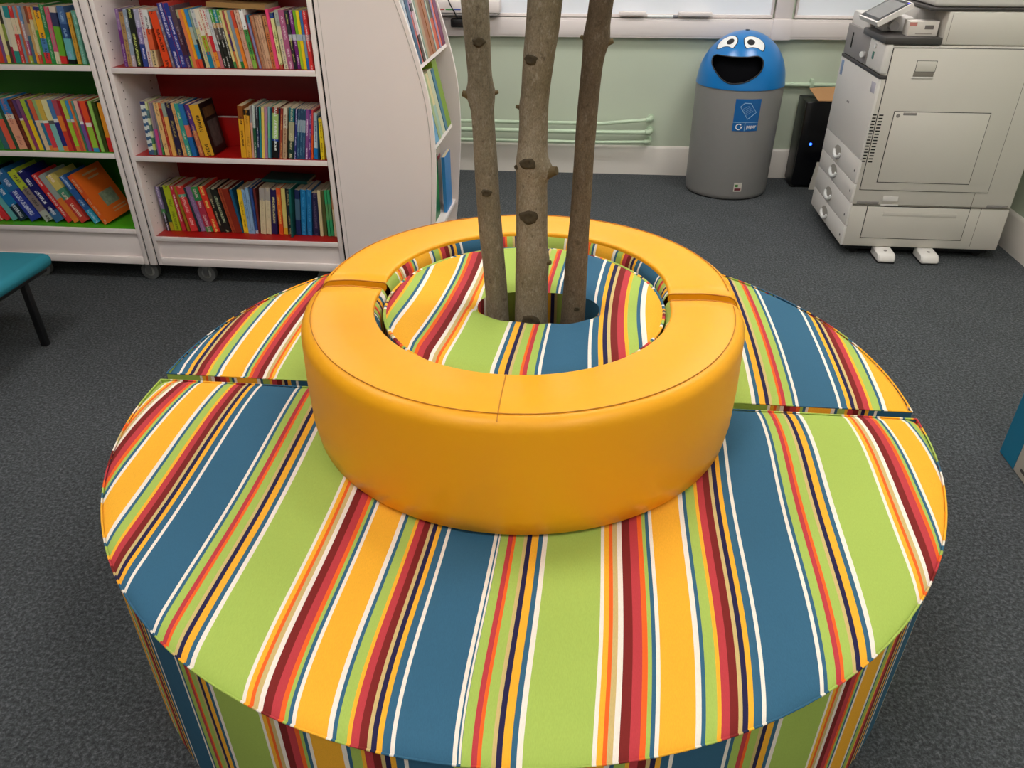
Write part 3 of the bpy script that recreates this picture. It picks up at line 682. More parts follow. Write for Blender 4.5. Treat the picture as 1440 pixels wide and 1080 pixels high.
def row(entries, x0, k, origin, y, z, group, where, anchor, reverse, depth=0.135, kscale=1.0, xmax=None):
    """entries: (a, b, bands, height, lean degrees (+ = top to the right), ink colour, optional cover colour)"""
    made = []
    for n_, e in enumerate(entries):
        a, b, spec, h, ln, ink = e[:6]; cov = e[6] if len(e) > 6 else None
        al = rad(ln); wdt = (b-a)*k
        tk = max(0.0035, wdt*math.cos(al)-0.0006); xx = x0+(a-origin)*k
        if n_+1 < len(entries):                       # room for a neighbour that leans the other way
            need = min(h, entries[n_+1][3])*(math.tan(al)-math.tan(rad(entries[n_+1][4]))) - (entries[n_+1][0]-b)*k
            if need > 0: tk = max(tk*0.6, tk-need); wdt = (tk+0.0006)/math.cos(al)
        dd = depth*BR.uniform(0.94, 1.04); yy = y + BR.uniform(-0.003, 0.004)
        if ln <= 0: T = Matrix.Translation((xx, yy, z+0.0006)) @ Matrix.Rotation(al, 4, 'Y')
        else: T = Matrix.Translation((xx+wdt, yy, z+0.0006)) @ Matrix.Rotation(al, 4, 'Y') @ Matrix.Translation((-tk, 0, 0))
        made.append(book(xx, yy, z, tk, h, dd, spec, ink, T, group, cov, hard=h > 0.222))
    seq = list(reversed(made)) if reverse else made
    for i, o in enumerate(seq):
        th = 'thin' if o['_t'] < 0.011 else ('thick' if o['_t'] > 0.022 else 'slim')
        o['label'] = '%s %s book, %s from the %s, %s' % (th, cname(o['_c']), ordw(i+1), anchor, where)
    for o in made: del o['_c']; del o['_t']
    return made

# red bookcase, top shelf  (units: 1/9.6 and 1/9.29 of the shelf's 3 mm steps)
k1 = 0.002997
A = [(200,250,'.35#8a6a98 #70307c',.215,4.5,'#b090b8'),(252,308,'#b08a5a',.202,4.2,'#7a5a38'),(310,372,'.8#94a0b0 #b8a8b0',.214,4,'#d8d8e0'),(374,458,'#23261f',.214,3.5,'#c8d070'),(460,526,'.3#a8a4bc .6#8a78a8 #34458e',.213,3,'#d8d0e8'),(530,582,'#d6c6c8',.213,2.6,'#a04048'),(592,662,'.33#dcdcd8 .7#e06038 #d8c090',.212,2,'#202020'),
     (748,848,'#e4481c',.205,-4,'#3a1408'),(862,904,'.3#8a7484 #7a6a78',.212,-5,'#c0b0b8'),(905,984,'#2a3684',.236,-5.5,'#d8d0e8','#cc4038'),(985,1052,'#2c3a8a',.236,-5.5,'#d8d0e8','#cc4038'),(1054,1118,'.4#5a4650 .8#4a2838 #3a2a60',.226,-5.5,'#9a8088'),(1120,1152,'.15#b0b088 .8#403048 #98b048',.213,-5.5,None),(1154,1198,'#e07c4c',.212,-5.5,None),(1200,1232,'.85#f0a01c #d84030',.215,-5.5,None),(1234,1280,'.3#3488c0 .6#a8b0a0 .85#2a88b8 #d84a30',.215,-5.5,None),(1284,1312,'.5#8aa090 #2c2a2a',.212,-5.5,None),(1314,1368,'.3#c8ccc8 #d4c890',.214,-5.5,'#8a88a0'),(1370,1432,'.44#e4d8c4 .72#9ab22c #1a7c9c',.215,-5.5,'#c03030')]
B2 = [(80,118,'.4#e4d4bc .6#d8a888 #c8a878',.214,-5.5,'#b83030'),(119,166,'.44#e0d8cc .72#d22a34 #ee9828',.214,-5.5,'#c03038'),(170,214,'.7#c8c8c8 #c06a70',.214,-5.5,'#909098'),(216,256,'.22#4c9c38 .3#c8a068 .5#6a5a54 #262620',.214,-5.5,'#d8d8d0'),(257,299,'.22#2a8a98 .3#c89868 .5#5a5452 #262620',.214,-5.5,'#d8d8d0'),(300,345,'.22#58a040 .3#c8a068 .5#5a5452 #262620',.214,-5.5,'#d8d8d0'),(347,378,'.88#dccc86 #4a8a4a',.212,-6,None),(382,404,'.4#b04a48 .7#503068 #d07a3c',.212,-6,None),(406,438,'#dcc284',.212,-6,None),(440,480,'.88#8496a4 #1e7a3a',.212,-6,None),(482,522,'.3#d04a30 #e8822a',.212,-6,None),(530,588,'.3#dcb49c #cf9f88',.213,-6,'#a06050'),(592,644,'.33#ecebe8 .75#4c964a #88b048',.215,-6,'#1a1a1a'),(646,664,'#8c3424',.196,-6,None),(666,694,'.15#2a7a98 #8886b0',.196,-6,None),(696,714,'#b46038',.194,-5,None),(716,744,'#b88a6c',.193,-5,'#8a6048'),(746,774,'#c89a7c',.194,-4.5,'#8a6048'),(776,830,'#d2a684',.194,-4.5,'#9a6a50'),(832,880,'.3#c88a58 #d07a44',.192,-3,'#401808'),(882,920,'#ee4c7e',.216,-2.5,None),(925,970,'.1#24418e .92#e2dc9c #c04038',.205,-2.5,'#6a7a3a'),(990,1040,'.27#a8aca4 #dccdac',.214,-2.5,'#8a8a80'),(1042,1112,'#ae5880',.214,-2.5,'#e0c0d0'),(1116,1154,'.4#34363a .5#b8bcc0 #26242a',.213,-2,'#c8c060'),(1156,1199,'.4#7a2c7e .5#c0c4cc #6e2470',.213,-1.5,'#d8b8d8'),(1200,1240,'.4#7cb82c .5#b8c0c4 #a0c42c',.213,-1,None),(1241,1280,'.4#f0d428 .5#b0bcc8 #f2cc18',.213,-1,None),(1281,1315,'.4#3c70ac .5#a0b0c0 .8#7a94a8 #2c68b0',.213,-.6,None),(1317,1366,'.4#d8343a .5#c09098 #da3432',.213,-.6,'#f0d0c8')]
wh = 'top shelf of red bookcase'; gp = 'books on the top shelf of the red bookcase'
r1 = row([(155+a/9.6, 155+b/9.6)+tuple(e) for a, b, *e in A] + [(295+a/9.29, 295+b/9.29)+tuple(e) for a, b, *e in B2], -1.7750, k1, 175, 1.478, 0.9555, gp, wh, 'joining post', False)
# red bookcase, middle shelf
k2 = 0.003168
A = [(188,228,'.06#3a3a70 .14#e0e2da .2#3a5a80 .27#dfe2dc .33#3a5a80 .4#dfe2dc .46#3a5a80 .53#dfe2dc .59#3a5a80 .66#dfe2dc .72#3a5a80 .79#dfe2dc .85#3a5a80 .92#dfe2dc #3a5a80',.222,4,None),(229,268,'.06#3a3a70 .12#e0e2da .18#446488 .25#dfe2dc .31#446488 .38#dfe2dc .44#446488 .51#dfe2dc .57#446488 .64#dfe2dc .7#446488 .77#dfe2dc .83#446488 .9#dfe2dc #446488',.222,4,None),(269,309,'.15#c8cc90 .3#5a7a80 .42#dcdcb0 .54#5a7a70 .66#dcdcb0 .78#4a8060 .9#c8d070 #4a7060',.222,4,None),(312,338,'.5#a8988c #8a6a98',.218,3,None),(340,378,'.5#8a7888 #cc4a88',.218,2.5,None),(380,418,'.85#7c7a80 #3a8a4a',.218,2,None),(422,484,'#e4b878',.218,0,'#a07848'),(487,528,'.1#d86a30 #ac2820',.217,0,'#d88a60'),(530,588,'.25#94a090 #e6ae5a',.217,0,None),(592,670,'#2a2140',.219,-1,'#a89458'),(682,740,'.5#dfa86a .8#d89868 #e0a868',.217,-2,'#a87850'),(742,815,'#399c8c',.217,-3,'#d0d8a8'),(817,888,'.4#2a70ac .63#e0705c #2064a4',.216,-4,None),(890,910,'#14224a',.214,-5,None),(912,972,'.5#58307a #c06a48',.213,-6,'#d8a868'),(984,1118,'#d8a228',.212,-7,'#3a2810','#1d1412')]
B2 = [(122,194,'.25#8a4a18 #e2a422',.215,6,'#5a3010'),(196,270,'.12#241a14 #e0a030',.200,6.5,'#b07a20'),(272,303,'.32#9a9290 #dea692',.216,7,None),(306,346,'.42#aab4ae #27583a',.220,7.5,'#d0d8d0'),(348,384,'.45#2c3038 #263056',.213,8,'#c8ccd8'),(386,412,'.5#2c8c80 #2a8490',.213,8.5,None),(415,454,'.1#d8c080 #e8ca60',.212,9,None),(456,494,'#b28098',.212,9,None),(496,530,'.3#88aeb0 .6#78c498 #68b4ac',.213,9.5,None),(532,552,'#1a4a5c',.210,9.5,None),(556,640,'.12#8a3424 .62#a8c878 .66#2040a0 #141414',.212,10,'#e8ece8'),(642,662,'#162848',.208,10,None),(665,702,'.3#8a2e24 #a04a34',.210,10.5,'#d0a060'),(706,762,'.4#d0c4ac #bc9c7c',.212,10.5,'#8a5a40'),(786,860,'.27#1a6a72 .64#aea884 #1c3830',.211,10.5,'#d0c8a0'),(870,899,'#2c3274',.209,10.5,'#d0d0e0'),(901,942,'.22#2c4864 .46#98a8b4 #2a5274',.209,10.5,'#6a90a8'),(944,986,'.22#2c4864 .46#98a8b4 #2a5274',.209,10,'#6a90a8'),(988,1030,'.22#2c4864 .46#98a8b4 #2a5274',.209,10,'#6a90a8'),(1032,1080,'#86488a',.208,9.5,'#e0c8e0'),(1082,1114,'#562a72',.206,9,'#c8a8c8'),(1116,1150,'.5#d0404a #dc5428',.205,8.5,None),(1156,1214,'.4#aebcc4 .75#c6d2da #1a78ba',.19,7,'#1a4a8a'),(1216,1240,'#16465c',.18,6,None),(1256,1306,'#e6ca24',.17,4,'#8a6a10')]
wh = 'middle shelf of red bookcase'; gp = 'books on the middle shelf of the red bookcase'
rw = row([(190+a/9.93, 190+b/9.93)+tuple(e) for a, b, *e in A], -1.7673, k2, 208, 1.478, 0.5975, gp, wh, 'joining post', False)
xt = max(v.co.x for v in rw[-1].children[0].data.vertices)
MB().box(xt, xt+0.0004, 0.030, 0.112, 0.028, 0.135).build('cover_picture', mat('cover_figure', '#4e4542', 0.6, noise=0.8, nscale=45), rw[-1], False)
MB().box(xt, xt+0.0004, 0.025, 0.12, 0.15, 0.19).build('cover_lettering', mat('cover_title', '#5a3a1c', 0.6, noise=0.8, nscale=70), rw[-1], False)
row([(330+a/10.29, 330+b/10.29)+tuple(e) for a, b, *e in B2], -1.7673, k2, 208, 1.472, 0.5975, gp, wh, 'curved end unit', True)
# red bookcase, bottom shelf
k3 = 0.003393
A = [(242,292,'.5#7a6c90 .6#3a7a40 #241f22',.208,-1.5,'#c8c0d8'),(294,346,'.6#20282c .8#2a4a30 #b09a28',.206,-1.5,None),(348,442,'#a6b41c',.214,-2,'#5a6a10'),(456,528,'#c42c3c',.213,-3.5,'#e8d8d4'),(530,580,'#94721a',.210,-5.5,None),(582,690,'.18#d03a34 .24#58a88a #d23838',.213,-7,'#f0b0a8'),(692,720,'#24383c',.206,-8,None),(722,800,'#8a6890',.210,-8.5,'#a888b0'),(802,894,'.15#3a8c4a .3#308048 .88#ac2e48 #4a8a48',.212,-8.5,'#d8b8b8'),(900,985,'#de3828',.214,-8.5,'#f4e070'),(992,1046,'.3#5a5040 #221f1a',.206,-8,'#c8b890'),(1048,1140,'#1c1d1a',.207,-8,'#b8c098'),(1152,1208,'#a8482a',.207,-8,'#7a2c18'),(1212,1296,'#862a18',.207,-8,None)]
B2 = [(92,122,'#17587c',.204,-5,None),(126,184,'#eec628',.204,1,'#a07a18'),(190,229,'#88aed0',.206,1,'#5a80a8'),(230,270,'#8cb0d2',.216,1.5,'#5a80a8'),(276,306,'.92#2a488a #c8c8d0',.214,2,'#4a6ab0'),(308,336,'#6a2c2c',.210,3,None),(342,408,'.26#a89f98 #d8c8a2',.216,8,'#c8b894'),(412,474,'.26#a89f98 #d8c8a2',.216,8,'#c8b894'),(480,552,'#281e50',.210,7.5,'#e0d490'),(576,626,'.14#e0582a .58#e8702c #e4501e',.218,5,'#f4d460'),(630,680,'.85#decb76 #e6b030',.214,5,None),(682,740,'#1d2128',.214,5,'#b8a878'),(784,842,'.2#1e2c58 .66#48687e #1c2a5a',.212,7,None),(850,914,'#1a78b2',.213,7,'#4aa0d0'),(924,990,'#1a72ac',.213,7,'#4aa0d0'),(1002,1080,'#1d1e42',.200,5,'#6a5a78'),(1090,1128,'#d6c696',.212,3.5,None),(1132,1170,'#5a5a30',.210,3,None),(1184,1214,'.3#3cb070 .65#66a468 #38b070',.214,2,None),(1216,1250,'.3#40b474 .65#66a468 #38b070',.214,2,None),(1264,1298,'.4#c89064 #dcc8a0',.212,2,None)]
wh = 'bottom shelf of red bookcase'; gp = 'books on the bottom shelf of the red bookcase'
row([(210+a/9.82, 210+b/9.82)+tuple(e) for a, b, *e in A] + [(330+a/9.0, 330+b/9.0)+tuple(e) for a, b, *e in B2], -1.8033, k3, 234, 1.532, 0.2325, gp, wh, 'joining post', False, depth=0.14)
# one thin teal book pulled forward
T = Matrix.Translation((-1.8033+(330+748/9-234)*k3, 1.505, 0.2335)) @ Matrix.Rotation(rad(6), 4, 'Y')
o = book(0,0,0, 0.0085, 0.225, 0.175, '.5#17645e #145652', None, T, gp, hard=True); o['label'] = 'thin dark teal hardback pulled forward on bottom shelf of red bookcase'; del o['_c'], o['_t']
# books lying flat
def flat(x0, x1, y0, tk, d, z, spec, tilt, label, gp):
    L = x1-x0
    T = Matrix.Translation((x0, y0, z)) @ Matrix.Rotation(rad(tilt), 4, 'Y') @ Matrix.Rotation(rad(90), 4, 'Y') @ Matrix.Translation((-tk, 0, 0))
    o = book(0,0,0, tk, L, d, spec, None, T, gp); o['label'] = label; del o['_c'], o['_t']; return o
flat(-1.385, -1.148, 1.50, 0.018, 0.15, 1.178, '#9c7848', 2.5, 'brown book lying flat across the tops of upright books, top red shelf', 'books on the top shelf of the red bookcase')
flat(-1.335, -1.13, 1.53, 0.006, 0.14, 1.222, '#6e6a5c', 2.5, 'thin grey book lying on the brown flat book, top red shelf', 'books on the top shelf of the red bookcase')
flat(-1.33, -1.12, 1.60, 0.012, 0.12, 0.456, '#15504c', 2.0, 'dark teal book lying flat on upright books, bottom red shelf', 'books on the bottom shelf of the red bookcase')
# green bookcase
kg1 = 0.003123
A = [(-60,16,'#c83c2c',.21,4,'#f0c890'),(18,82,'.5#e88030 #d84428',.212,4,None),(86,124,'#7a4c80',.212,4,None),(126,180,'.85#e4d6a0 #e8c850',.213,4,None),(182,226,'.3#3c3a2c .6#8a9a40 #4c4438',.212,4,None),(228,264,'.7#d0c8b8 #a02840',.212,4,None),(266,342,'.2#2c8a8a .78#dfd2b6 #2a8c80',.214,4,None),(344,398,'.2#d03a38 .48#dfceae #d23a38',.214,4,'#f0b0a0'),(400,438,'.2#7a94a2 .48#dfceae #7894a0',.214,4,None),(440,474,'.3#e07a48 #c86a40',.213,4,None),(478,520,'.3#6a90ba .6#bca0a4 .86#b05080 #aab440',.214,4,'#e0e0e0'),(522,578,'.5#a89080 #486c84',.211,4,None),(580,620,'.3#8a4a30 .8#caa262 #f09c30',.215,4,None),(622,664,'.22#d86038 .84#d8c89a #d83e3c',.213,4,'#b89060'),(666,700,'.4#c8b060 #4c9840',.212,4,None),(706,794,'.06#3a3a80 .55#f0b020 .8#4a80b2 #d63838',.212,4,'#2a2a4a'),(796,864,'.45#3a8048 #288c48',.22,4,'#9ac8a0'),(876,940,'.12#d05068 .78#cc5c78 #ddcfae',.212,4,'#8a9a80'),(944,1034,'.1#d0c0b0 .34#363c5e .86#6aaa30 #d63030',.213,4,None),(1062,1164,'.3#4a6a9a .55#284878 .92#68b2b4 #0c1414',.215,4,'#90b0d0'),(1190,1246,'#d09c38',.192,3,'#9a6c20'),(1272,1334,'#68a890',.20,3,'#a8d0c0')]
row([(a/10.8, b/10.8)+tuple(e) for a, b, *e in A], -2.3170, kg1, 0, 1.478, 0.9625, 'books on the top shelf of the green bookcase', 'top shelf of green bookcase', 'joining post', True)
kg2 = 0.003306
A = [(-70,-4,'.3#c8a040 #b03030',.21,-6.5,None),(0,58,'.4#3a8a8a .6#d86048 #347a48',.212,-6.5,None),(60,120,'.3#2a7050 #3c6a70',.212,-6.5,None),(124,194,'.4#58a070 #e65e46',.214,-6.5,None),(196,228,'#2c5038',.21,-6.5,None),(234,330,'.3#2878b8 .4#e4d6c0 #e6a080',.214,-6.5,'#c07060'),(334,394,'#5a2018',.213,-6.2,'#8a3a28'),(396,426,'.36#5a3a6a .4#e8e0d0 #d6be40',.212,-6,None),(428,470,'.3#7a4a70 #8c386a',.212,-5.5,None),(472,526,'.4#a8c038 #f0c61e',.213,-5,None),(528,548,'#34507a',.211,-5,None),(550,600,'.4#d66240 .44#e0d0c0 #e6c6a0',.212,-4.5,None),(602,644,'.4#98b676 .45#e0d8c4 .9#2a7898 #e0803a',.213,-4,None),(646,700,'.4#d6b048 .45#ecece6 .94#d63a48 #e88040',.213,-4,None),(702,768,'.4#dfd7a0 .47#5a5a58 #88c0b8',.213,-3.5,None),(770,824,'.36#4a78aa .43#dcdcdc .9#2e2e78 #e07838',.213,-3,None),(826,882,'.3#b04a58 .6#e88030 #d03c2e',.213,-3,None),(884,920,'#a01a28',.212,-2.5,None),(922,968,'.36#b8c850 .42#c8c4c0 .9#a6c838 #d88040',.213,-2.5,None),(970,1002,'.36#3a8cc2 .42#d0d0cc #d05040',.213,-2,None),(1004,1026,'#e07a3c',.212,-2,None),(1030,1050,'.4#509088 #3a7a60',.211,-1.5,None),(1052,1094,'.4#e0b0a0 .46#efefea #785898',.212,-1.5,None),(1096,1122,'#b02040',.211,-1,None),(1126,1190,'.42#e65028 .5#efe2d4 .92#9ac038 #2a90ca',.213,-1,None),(1192,1206,'#7a1c28',.21,-1,None),(1208,1246,'#9ac85e',.211,-.5,None),(1248,1290,'#3a4a18',.209,0,None),(1296,1348,'.7#f09a28 #e02c28',.205,1,None)]
row([(a/8.47, b/8.47)+tuple(e) for a, b, *e in A], -2.4499, kg2, 0, 1.478, 0.6055, 'books on the middle shelf of the green bookcase', 'middle shelf of green bookcase', 'joining post', True)
kg3 = 0.003507
A = [(-90,-4,'#b03a30',.23,-25,None),(0,58,'.6#d83c34 #d83030',.23,-25,'#f0d8c0'),(60,112,'.5#a87880 #d03038',.232,-25,None),(130,206,'#68b0b0',.236,-25,None),(212,330,'.3#14202c .7#1878b0 #10283c',.245,-25,'#d8e0e8'),(334,472,'.4#2a689a #2a3a9a',.250,-25,'#d8dcf0'),(490,590,'.36#b6c636 .8#8c7c78 #aeb0a8',.256,-25.5,'#4a4038'),(602,706,'.8#1b1b60 #3a6a98',.258,-26,'#e8e8f0'),(722,790,'#d02e30',.244,-26,'#f0d0c8'),(792,862,'.5#98a29c #e07c30',.242,-26,None),(866,960,'.3#d8c068 .5#4a8a70 #c83c34',.240,-26,'#f0d8c0'),(1012,1088,'.72#2a5a9a #2a98ba',.240,-26.5,'#c0d8f0')]
row([(a/7.58, b/7.58)+tuple(e) for a, b, *e in A], -2.600, kg3, 0, 1.508, 0.2625, 'books on the bottom shelf of the green bookcase', 'bottom shelf of green bookcase', 'joining post', True, depth=0.155)
# the large orange book leaning with its picture cover in view
T = Matrix.Translation((-2.6+1150/7.58*kg3-0.012, 1.500, 0.2632)) @ Matrix.Rotation(rad(-27), 4, 'Y') @ Matrix.Rotation(rad(-7), 4, 'Z')
gp = 'books on the bottom shelf of the green bookcase'
o = book(0,0,0, 0.030, 0.248, 0.185, '.55#e05a24 #e8641e', '#e8b890', T, gp, '#d2601c', True); o['label'] = 'large orange hardback leaning with its picture cover showing, bottom green shelf'; del o['_c'], o['_t']
MB().box(0.0300, 0.0304, 0.058, 0.150, 0.062, 0.128).build('cover_picture', mat('cover_picture', '#7d8a70', 0.5, noise=0.75, nscale=55), o, False)
for i, (y0, y1, z) in enumerate(((0.05,0.15,0.218),(0.065,0.14,0.196),(0.075,0.17,0.040),(0.075,0.165,0.026))): MB().box(0.0300, 0.0303, y0, y1, z, z+(0.009 if i < 2 else 0.005)).build('cover_lettering', mat('cover_lettering', '#eaa066' if i > 1 else '#b8906a', 0.5), o, False)

# end unit books: spines face the room side (+x), tilted back on sloping shelves
def end_row(entries, xf, zf, y0, tilt, group, where, dep, ylen):
    y = y0; made = []; fk = (ylen-len(entries)*0.001)/sum(e[0] for e in entries)
    for i, (tk, spec, h, ink) in enumerate(entries):
        tk *= fk
        T = Matrix.Translation((xf, y, zf)) @ Matrix.Rotation(rad(90), 4, 'Z') @ Matrix.Rotation(-tilt, 4, 'X') @ Matrix.Translation((0, BR.uniform(0.004, 0.008), 0.0008))
        o = book(0,0,0, tk, h, dep, spec, ink, T, group)
        o['label'] = '%s %s book, %s from the near curved panel, %s' % ('thin' if tk < 0.02 else 'thick', cname(o['_c']), ordw(i+1), where)
        del o['_c'], o['_t']; y += tk+0.001; made.append(o)
    return made
end_row([(0.022,'#b8c4d0',.30,None),(0.012,'#8a5a50',.30,None),(0.040,'#1c5274',.30,None),(0.018,'.4#b08ab0 #d8685c',.298,None),(0.034,'.25#c0a0b0 .35#241c1c .65#c8a8b0 #3a241c',.29,None),(0.022,'#dcdcd4',.30,None),(0.020,'#8a9a88',.29,None),(0.036,'#a88a68',.30,None),(0.062,'#9a5a2c',.30,None),(0.048,'#a0602e',.298,None),(0.014,'#16404a',.30,None),(0.018,'#a8b8a8',.29,None),(0.056,'.55#5a5030 #cc5420',.285,None),(0.022,'#8a80a8',.29,None),(0.034,'#dc5a2c',.30,None),(0.058,'#6a1a50',.295,None)], -0.545, 0.972, 1.482, TILT, 'picture books on the top shelf of the end unit', 'top shelf of end unit', 0.22, 0.615)
end_row([(0.012,'#8a3440',.275,None),(0.014,'#2c3a6c',.27,None),(0.050,'#6aa4cc',.27,None),(0.030,'#a0b080',.265,None),(0.040,'.5#d8c894 #9ab8b0',.26,None),(0.044,'#c8c8a8',.265,None),(0.034,'#35708c',.26,None),(0.066,'#7d9a20',.285,None)], -0.498, 0.662, 1.484, TILT, 'picture books on the middle shelf of the end unit', 'middle shelf of end unit', 0.22, 0.405)
gp = 'picture books on the bottom shelf of the end unit'
for x, y, tk, h, d, spec, lab in ((-0.560, 1.490, 0.018, 0.255, 0.10, '.15#d8d0d0 #2a2836', 'dark picture book with pale top turned cover outwards, bottom shelf of end unit'),
        (-0.572, 1.560, 0.010, 0.260, 0.115, '.2#c8c2c0 #b8b2b2', 'grey picture book turned cover outwards, bottom shelf of end unit'),
        (-0.584, 1.640, 0.010, 0.290, 0.235, '.3#13763c .7#2a8a3a #0e6a34', 'green picture book turned cover outwards, bottom shelf of end unit'),
        (-0.560, 1.892, 0.016, 0.268, 0.150, '#3a86c8', 'bright blue picture book turned cover outwards, bottom shelf of end unit'),
        (-0.604, 1.620, 0.016, 0.320, 0.400, '.08#2c8a40 .2#c8bcb0 .26#b03040 #c8bcb0', 'tall red, white and green book at the back of end unit bottom shelf')):
    o = book(0,0,0, tk, h, d, spec, None, Matrix.Translation((x, y, 0.2358)), gp); o['label'] = lab; del o['_c'], o['_t']

# ------------------------------------------------------------------ recycling bin with a smiling lid
BX, BY = 0.99, 3.168
Rb = 0.25; zr = 0.635; Hd = 0.275
t = thing('recycling_bin', 'grey cylindrical bin with a blue domed lid with cartoon eyes and smile', 'bin', (BX, BY, 0))
b = MB().lathe([(0.236,0.004),(0.243,0.012),(0.246,0.03),(0.2475,0.3),(0.250,0.62),(0.248,0.632)], 72); b.build('bin_body', M_BINGREY, t, ang=50)
MB().lathe([(0.232,0.0),(0.238,0.0),(0.238,0.010),(0.232,0.010)], 60).build('base_rim', M_BLACK, t)
def dome_prof(r0, h0, n=16): return [(r0*math.cos(PI/2*k/n), h0*math.sin(PI/2*k/n)) for k in range(n)] + [(0.004, h0)]
op = [(Rb+0.003, zr-0.006), (Rb+0.003, zr)] + [(r_ + (0.003 if k < 1 else 0), zr+z_) for k, (r_, z_) in enumerate(dome_prof(Rb, Hd))][1:]
ip = [(r_, zr+z_) for r_, z_ in reversed(dome_prof(Rb-0.006, Hd-0.006))] + [(Rb-0.006, zr-0.006)]
pr = op + ip; n = 96; vs = []
for r_, z_ in pr:
    for j in range(n): a = 2*PI*j/n; vs.append((r_*math.cos(a), r_*math.sin(a), z_))
kk = len(pr); fs = [(i*n+j, i*n+(j+1)%n, ((i+1)%kk)*n+(j+1)%n, ((i+1)%kk)*n+j) for i in range(kk) for j in range(n)]
bm_ = MB(); bm_.add(vs, fs); dome = fixn(bm_.build('lid', M_BINBLUE, t, ang=50))
MOUTH = [(-0.169,-0.113,0.795),(-0.12,-0.165,0.795),(-0.069,-0.192,0.795),(-0.01,-0.202,0.797),(0.039,-0.195,0.801),(0.065,-0.196,0.79),(0.076,-0.205,0.768),(0.07,-0.222,0.736),(0.048,-0.236,0.709),(0.013,-0.245,0.687),(-0.021,-0.247,0.672),(-0.068,-0.239,0.663),(-0.109,-0.223,0.666),(-0.146,-0.197,0.688),(-0.177,-0.158,0.722),(-0.192,-0.12,0.751),(-0.187,-0.099,0.781)]
mk = [(a, b_, c, 0) for a, b_, c in MOUTH] + [MOUTH[0]+(0,)]
ml = [tuple(p[:3]) for p in spline(mk, 64)][:-1]
fd = Vector((-0.30, -0.954, 0.0)).normalized()
cut = MB(); nn = len(ml)
near = [tuple(Vector(p) + fd*0.10) for p in ml]; far = [tuple(Vector(p) - fd*0.045) for p in ml]
cut.add(near + far, [tuple(range(nn)), tuple(reversed(range(nn, 2*nn)))] + [((i+1)%nn, i, nn+i, nn+(i+1)%nn) for i in range(nn)])
co = fixn(cut.build('mouth_cut', M_BLACK))
md = dome.modifiers.new('mouth', 'BOOLEAN'); md.object = co; md.operation = 'DIFFERENCE'; md.solver = 'EXACT'
co.location = (BX, BY, 0); bpy.context.view_layer.update()
dg = bpy.context.evaluated_depsgraph_get()
nm = bpy.data.meshes.new_from_object(dome.evaluated_get(dg)); dome.modifiers.clear()
if len(nm.polygons) > 100: dome.data = nm
dome.data.polygons.foreach_set('use_smooth', [True]*len(dome.data.polygons)); dome.data.set_sharp_from_angle(angle=rad(35))
bpy.data.objects.remove(co, do_unlink=True)
MB().tube([tuple(p) for p in ml + ml[:1]], 0.0035, 8).build('mouth_rim', mat('mouth_rim', '#0c0b14', 0.5), dome)
lin = MB(); lv = [(0.235, 0.05), (0.235, 0.60), (0.22, 0.70), (0.235, 0.60)]
MB().lathe([(0.215, 0.600)] + [(0.215*math.cos(PI/2*k/12), 0.605+0.262*math.sin(PI/2*k/12)) for k in range(12)] + [(0.004, 0.867)], 48).build('mouth_shade', mat('shade_black', '#050508', 0.95, spec=0.1), t)  # added black dome, stands in for the unlit depth behind the mouth
def dome_at(x, z, off=0.0015):
    # point of the dome's front surface above plan position x at height z
    q = 1-((z-zr)/Hd)**2; y2 = max(0.0, q*Rb*Rb - x*x); y = -math.sqrt(y2)
    nrm = Vector((x/Rb**2, y/Rb**2, (z-zr)/Hd**2)).normalized(); return Vector((x, y, z)) + nrm*off
def dpatch(name, outline, m, off):
    c = Vector((sum(p[0] for p in outline)/len(outline), sum(p[1] for p in outline)/len(outline), sum(p[2] for p in outline)/len(outline)))
    def proj(p, o):
        d = Vector((p.x/Rb, p.y/Rb, (p.z-zr)/Hd)); d.normalize(); q = Vector((d.x*Rb, d.y*Rb, zr+d.z*Hd))
        nr = Vector((d.x/Rb, d.y/Rb, d.z/Hd)).normalized(); return q + nr*o
    b = MB(); NQ = 6; n = len(outline); vs = [tuple(proj(c, off))]
    for k in range(1, NQ+1):
        for p in outline: vs.append(tuple(proj(c.lerp(Vector(p), k/NQ), off)))
    for p in outline: vs.append(tuple(proj(Vector(p), -0.002)))
    fs = [(0, 1+j, 1+(j+1) % n) for j in range(n)]
    fs += [(1+k*n+j, 1+(k+1)*n+j, 1+(k+1)*n+(j+1) % n, 1+k*n+(j+1) % n) for k in range(NQ) for j in range(n)]
    b.add(vs, fs); return fixn(b.build(name, m, dome, ang=60))
def sm(o, n=40): k = [tuple(p)+(0,) for p in o] + [tuple(o[0])+(0,)]; return [tuple(p[:3]) for p in spline(k, n)][:-1]
EL = [(-0.166,-0.077,0.822),(-0.158,-0.054,0.839),(-0.137,-0.038,0.861),(-0.109,-0.043,0.878),(-0.082,-0.063,0.885),(-0.067,-0.096,0.878),(-0.069,-0.124,0.862),(-0.081,-0.138,0.846),(-0.093,-0.144,0.835),(-0.112,-0.124,0.840),(-0.136,-0.104,0.835),(-0.154,-0.096,0.825)]
ER = [(-0.03,-0.139,0.861),(-0.027,-0.11,0.88),(-0.002,-0.099,0.888),(0.029,-0.099,0.885),(0.06,-0.111,0.873),(0.078,-0.131,0.853),(0.077,-0.153,0.836),(0.067,-0.168,0.825),(0.045,-0.164,0.837),(0.017,-0.163,0.843),(-0.005,-0.165,0.841),(-0.017,-0.168,0.838),(-0.027,-0.155,0.849)]
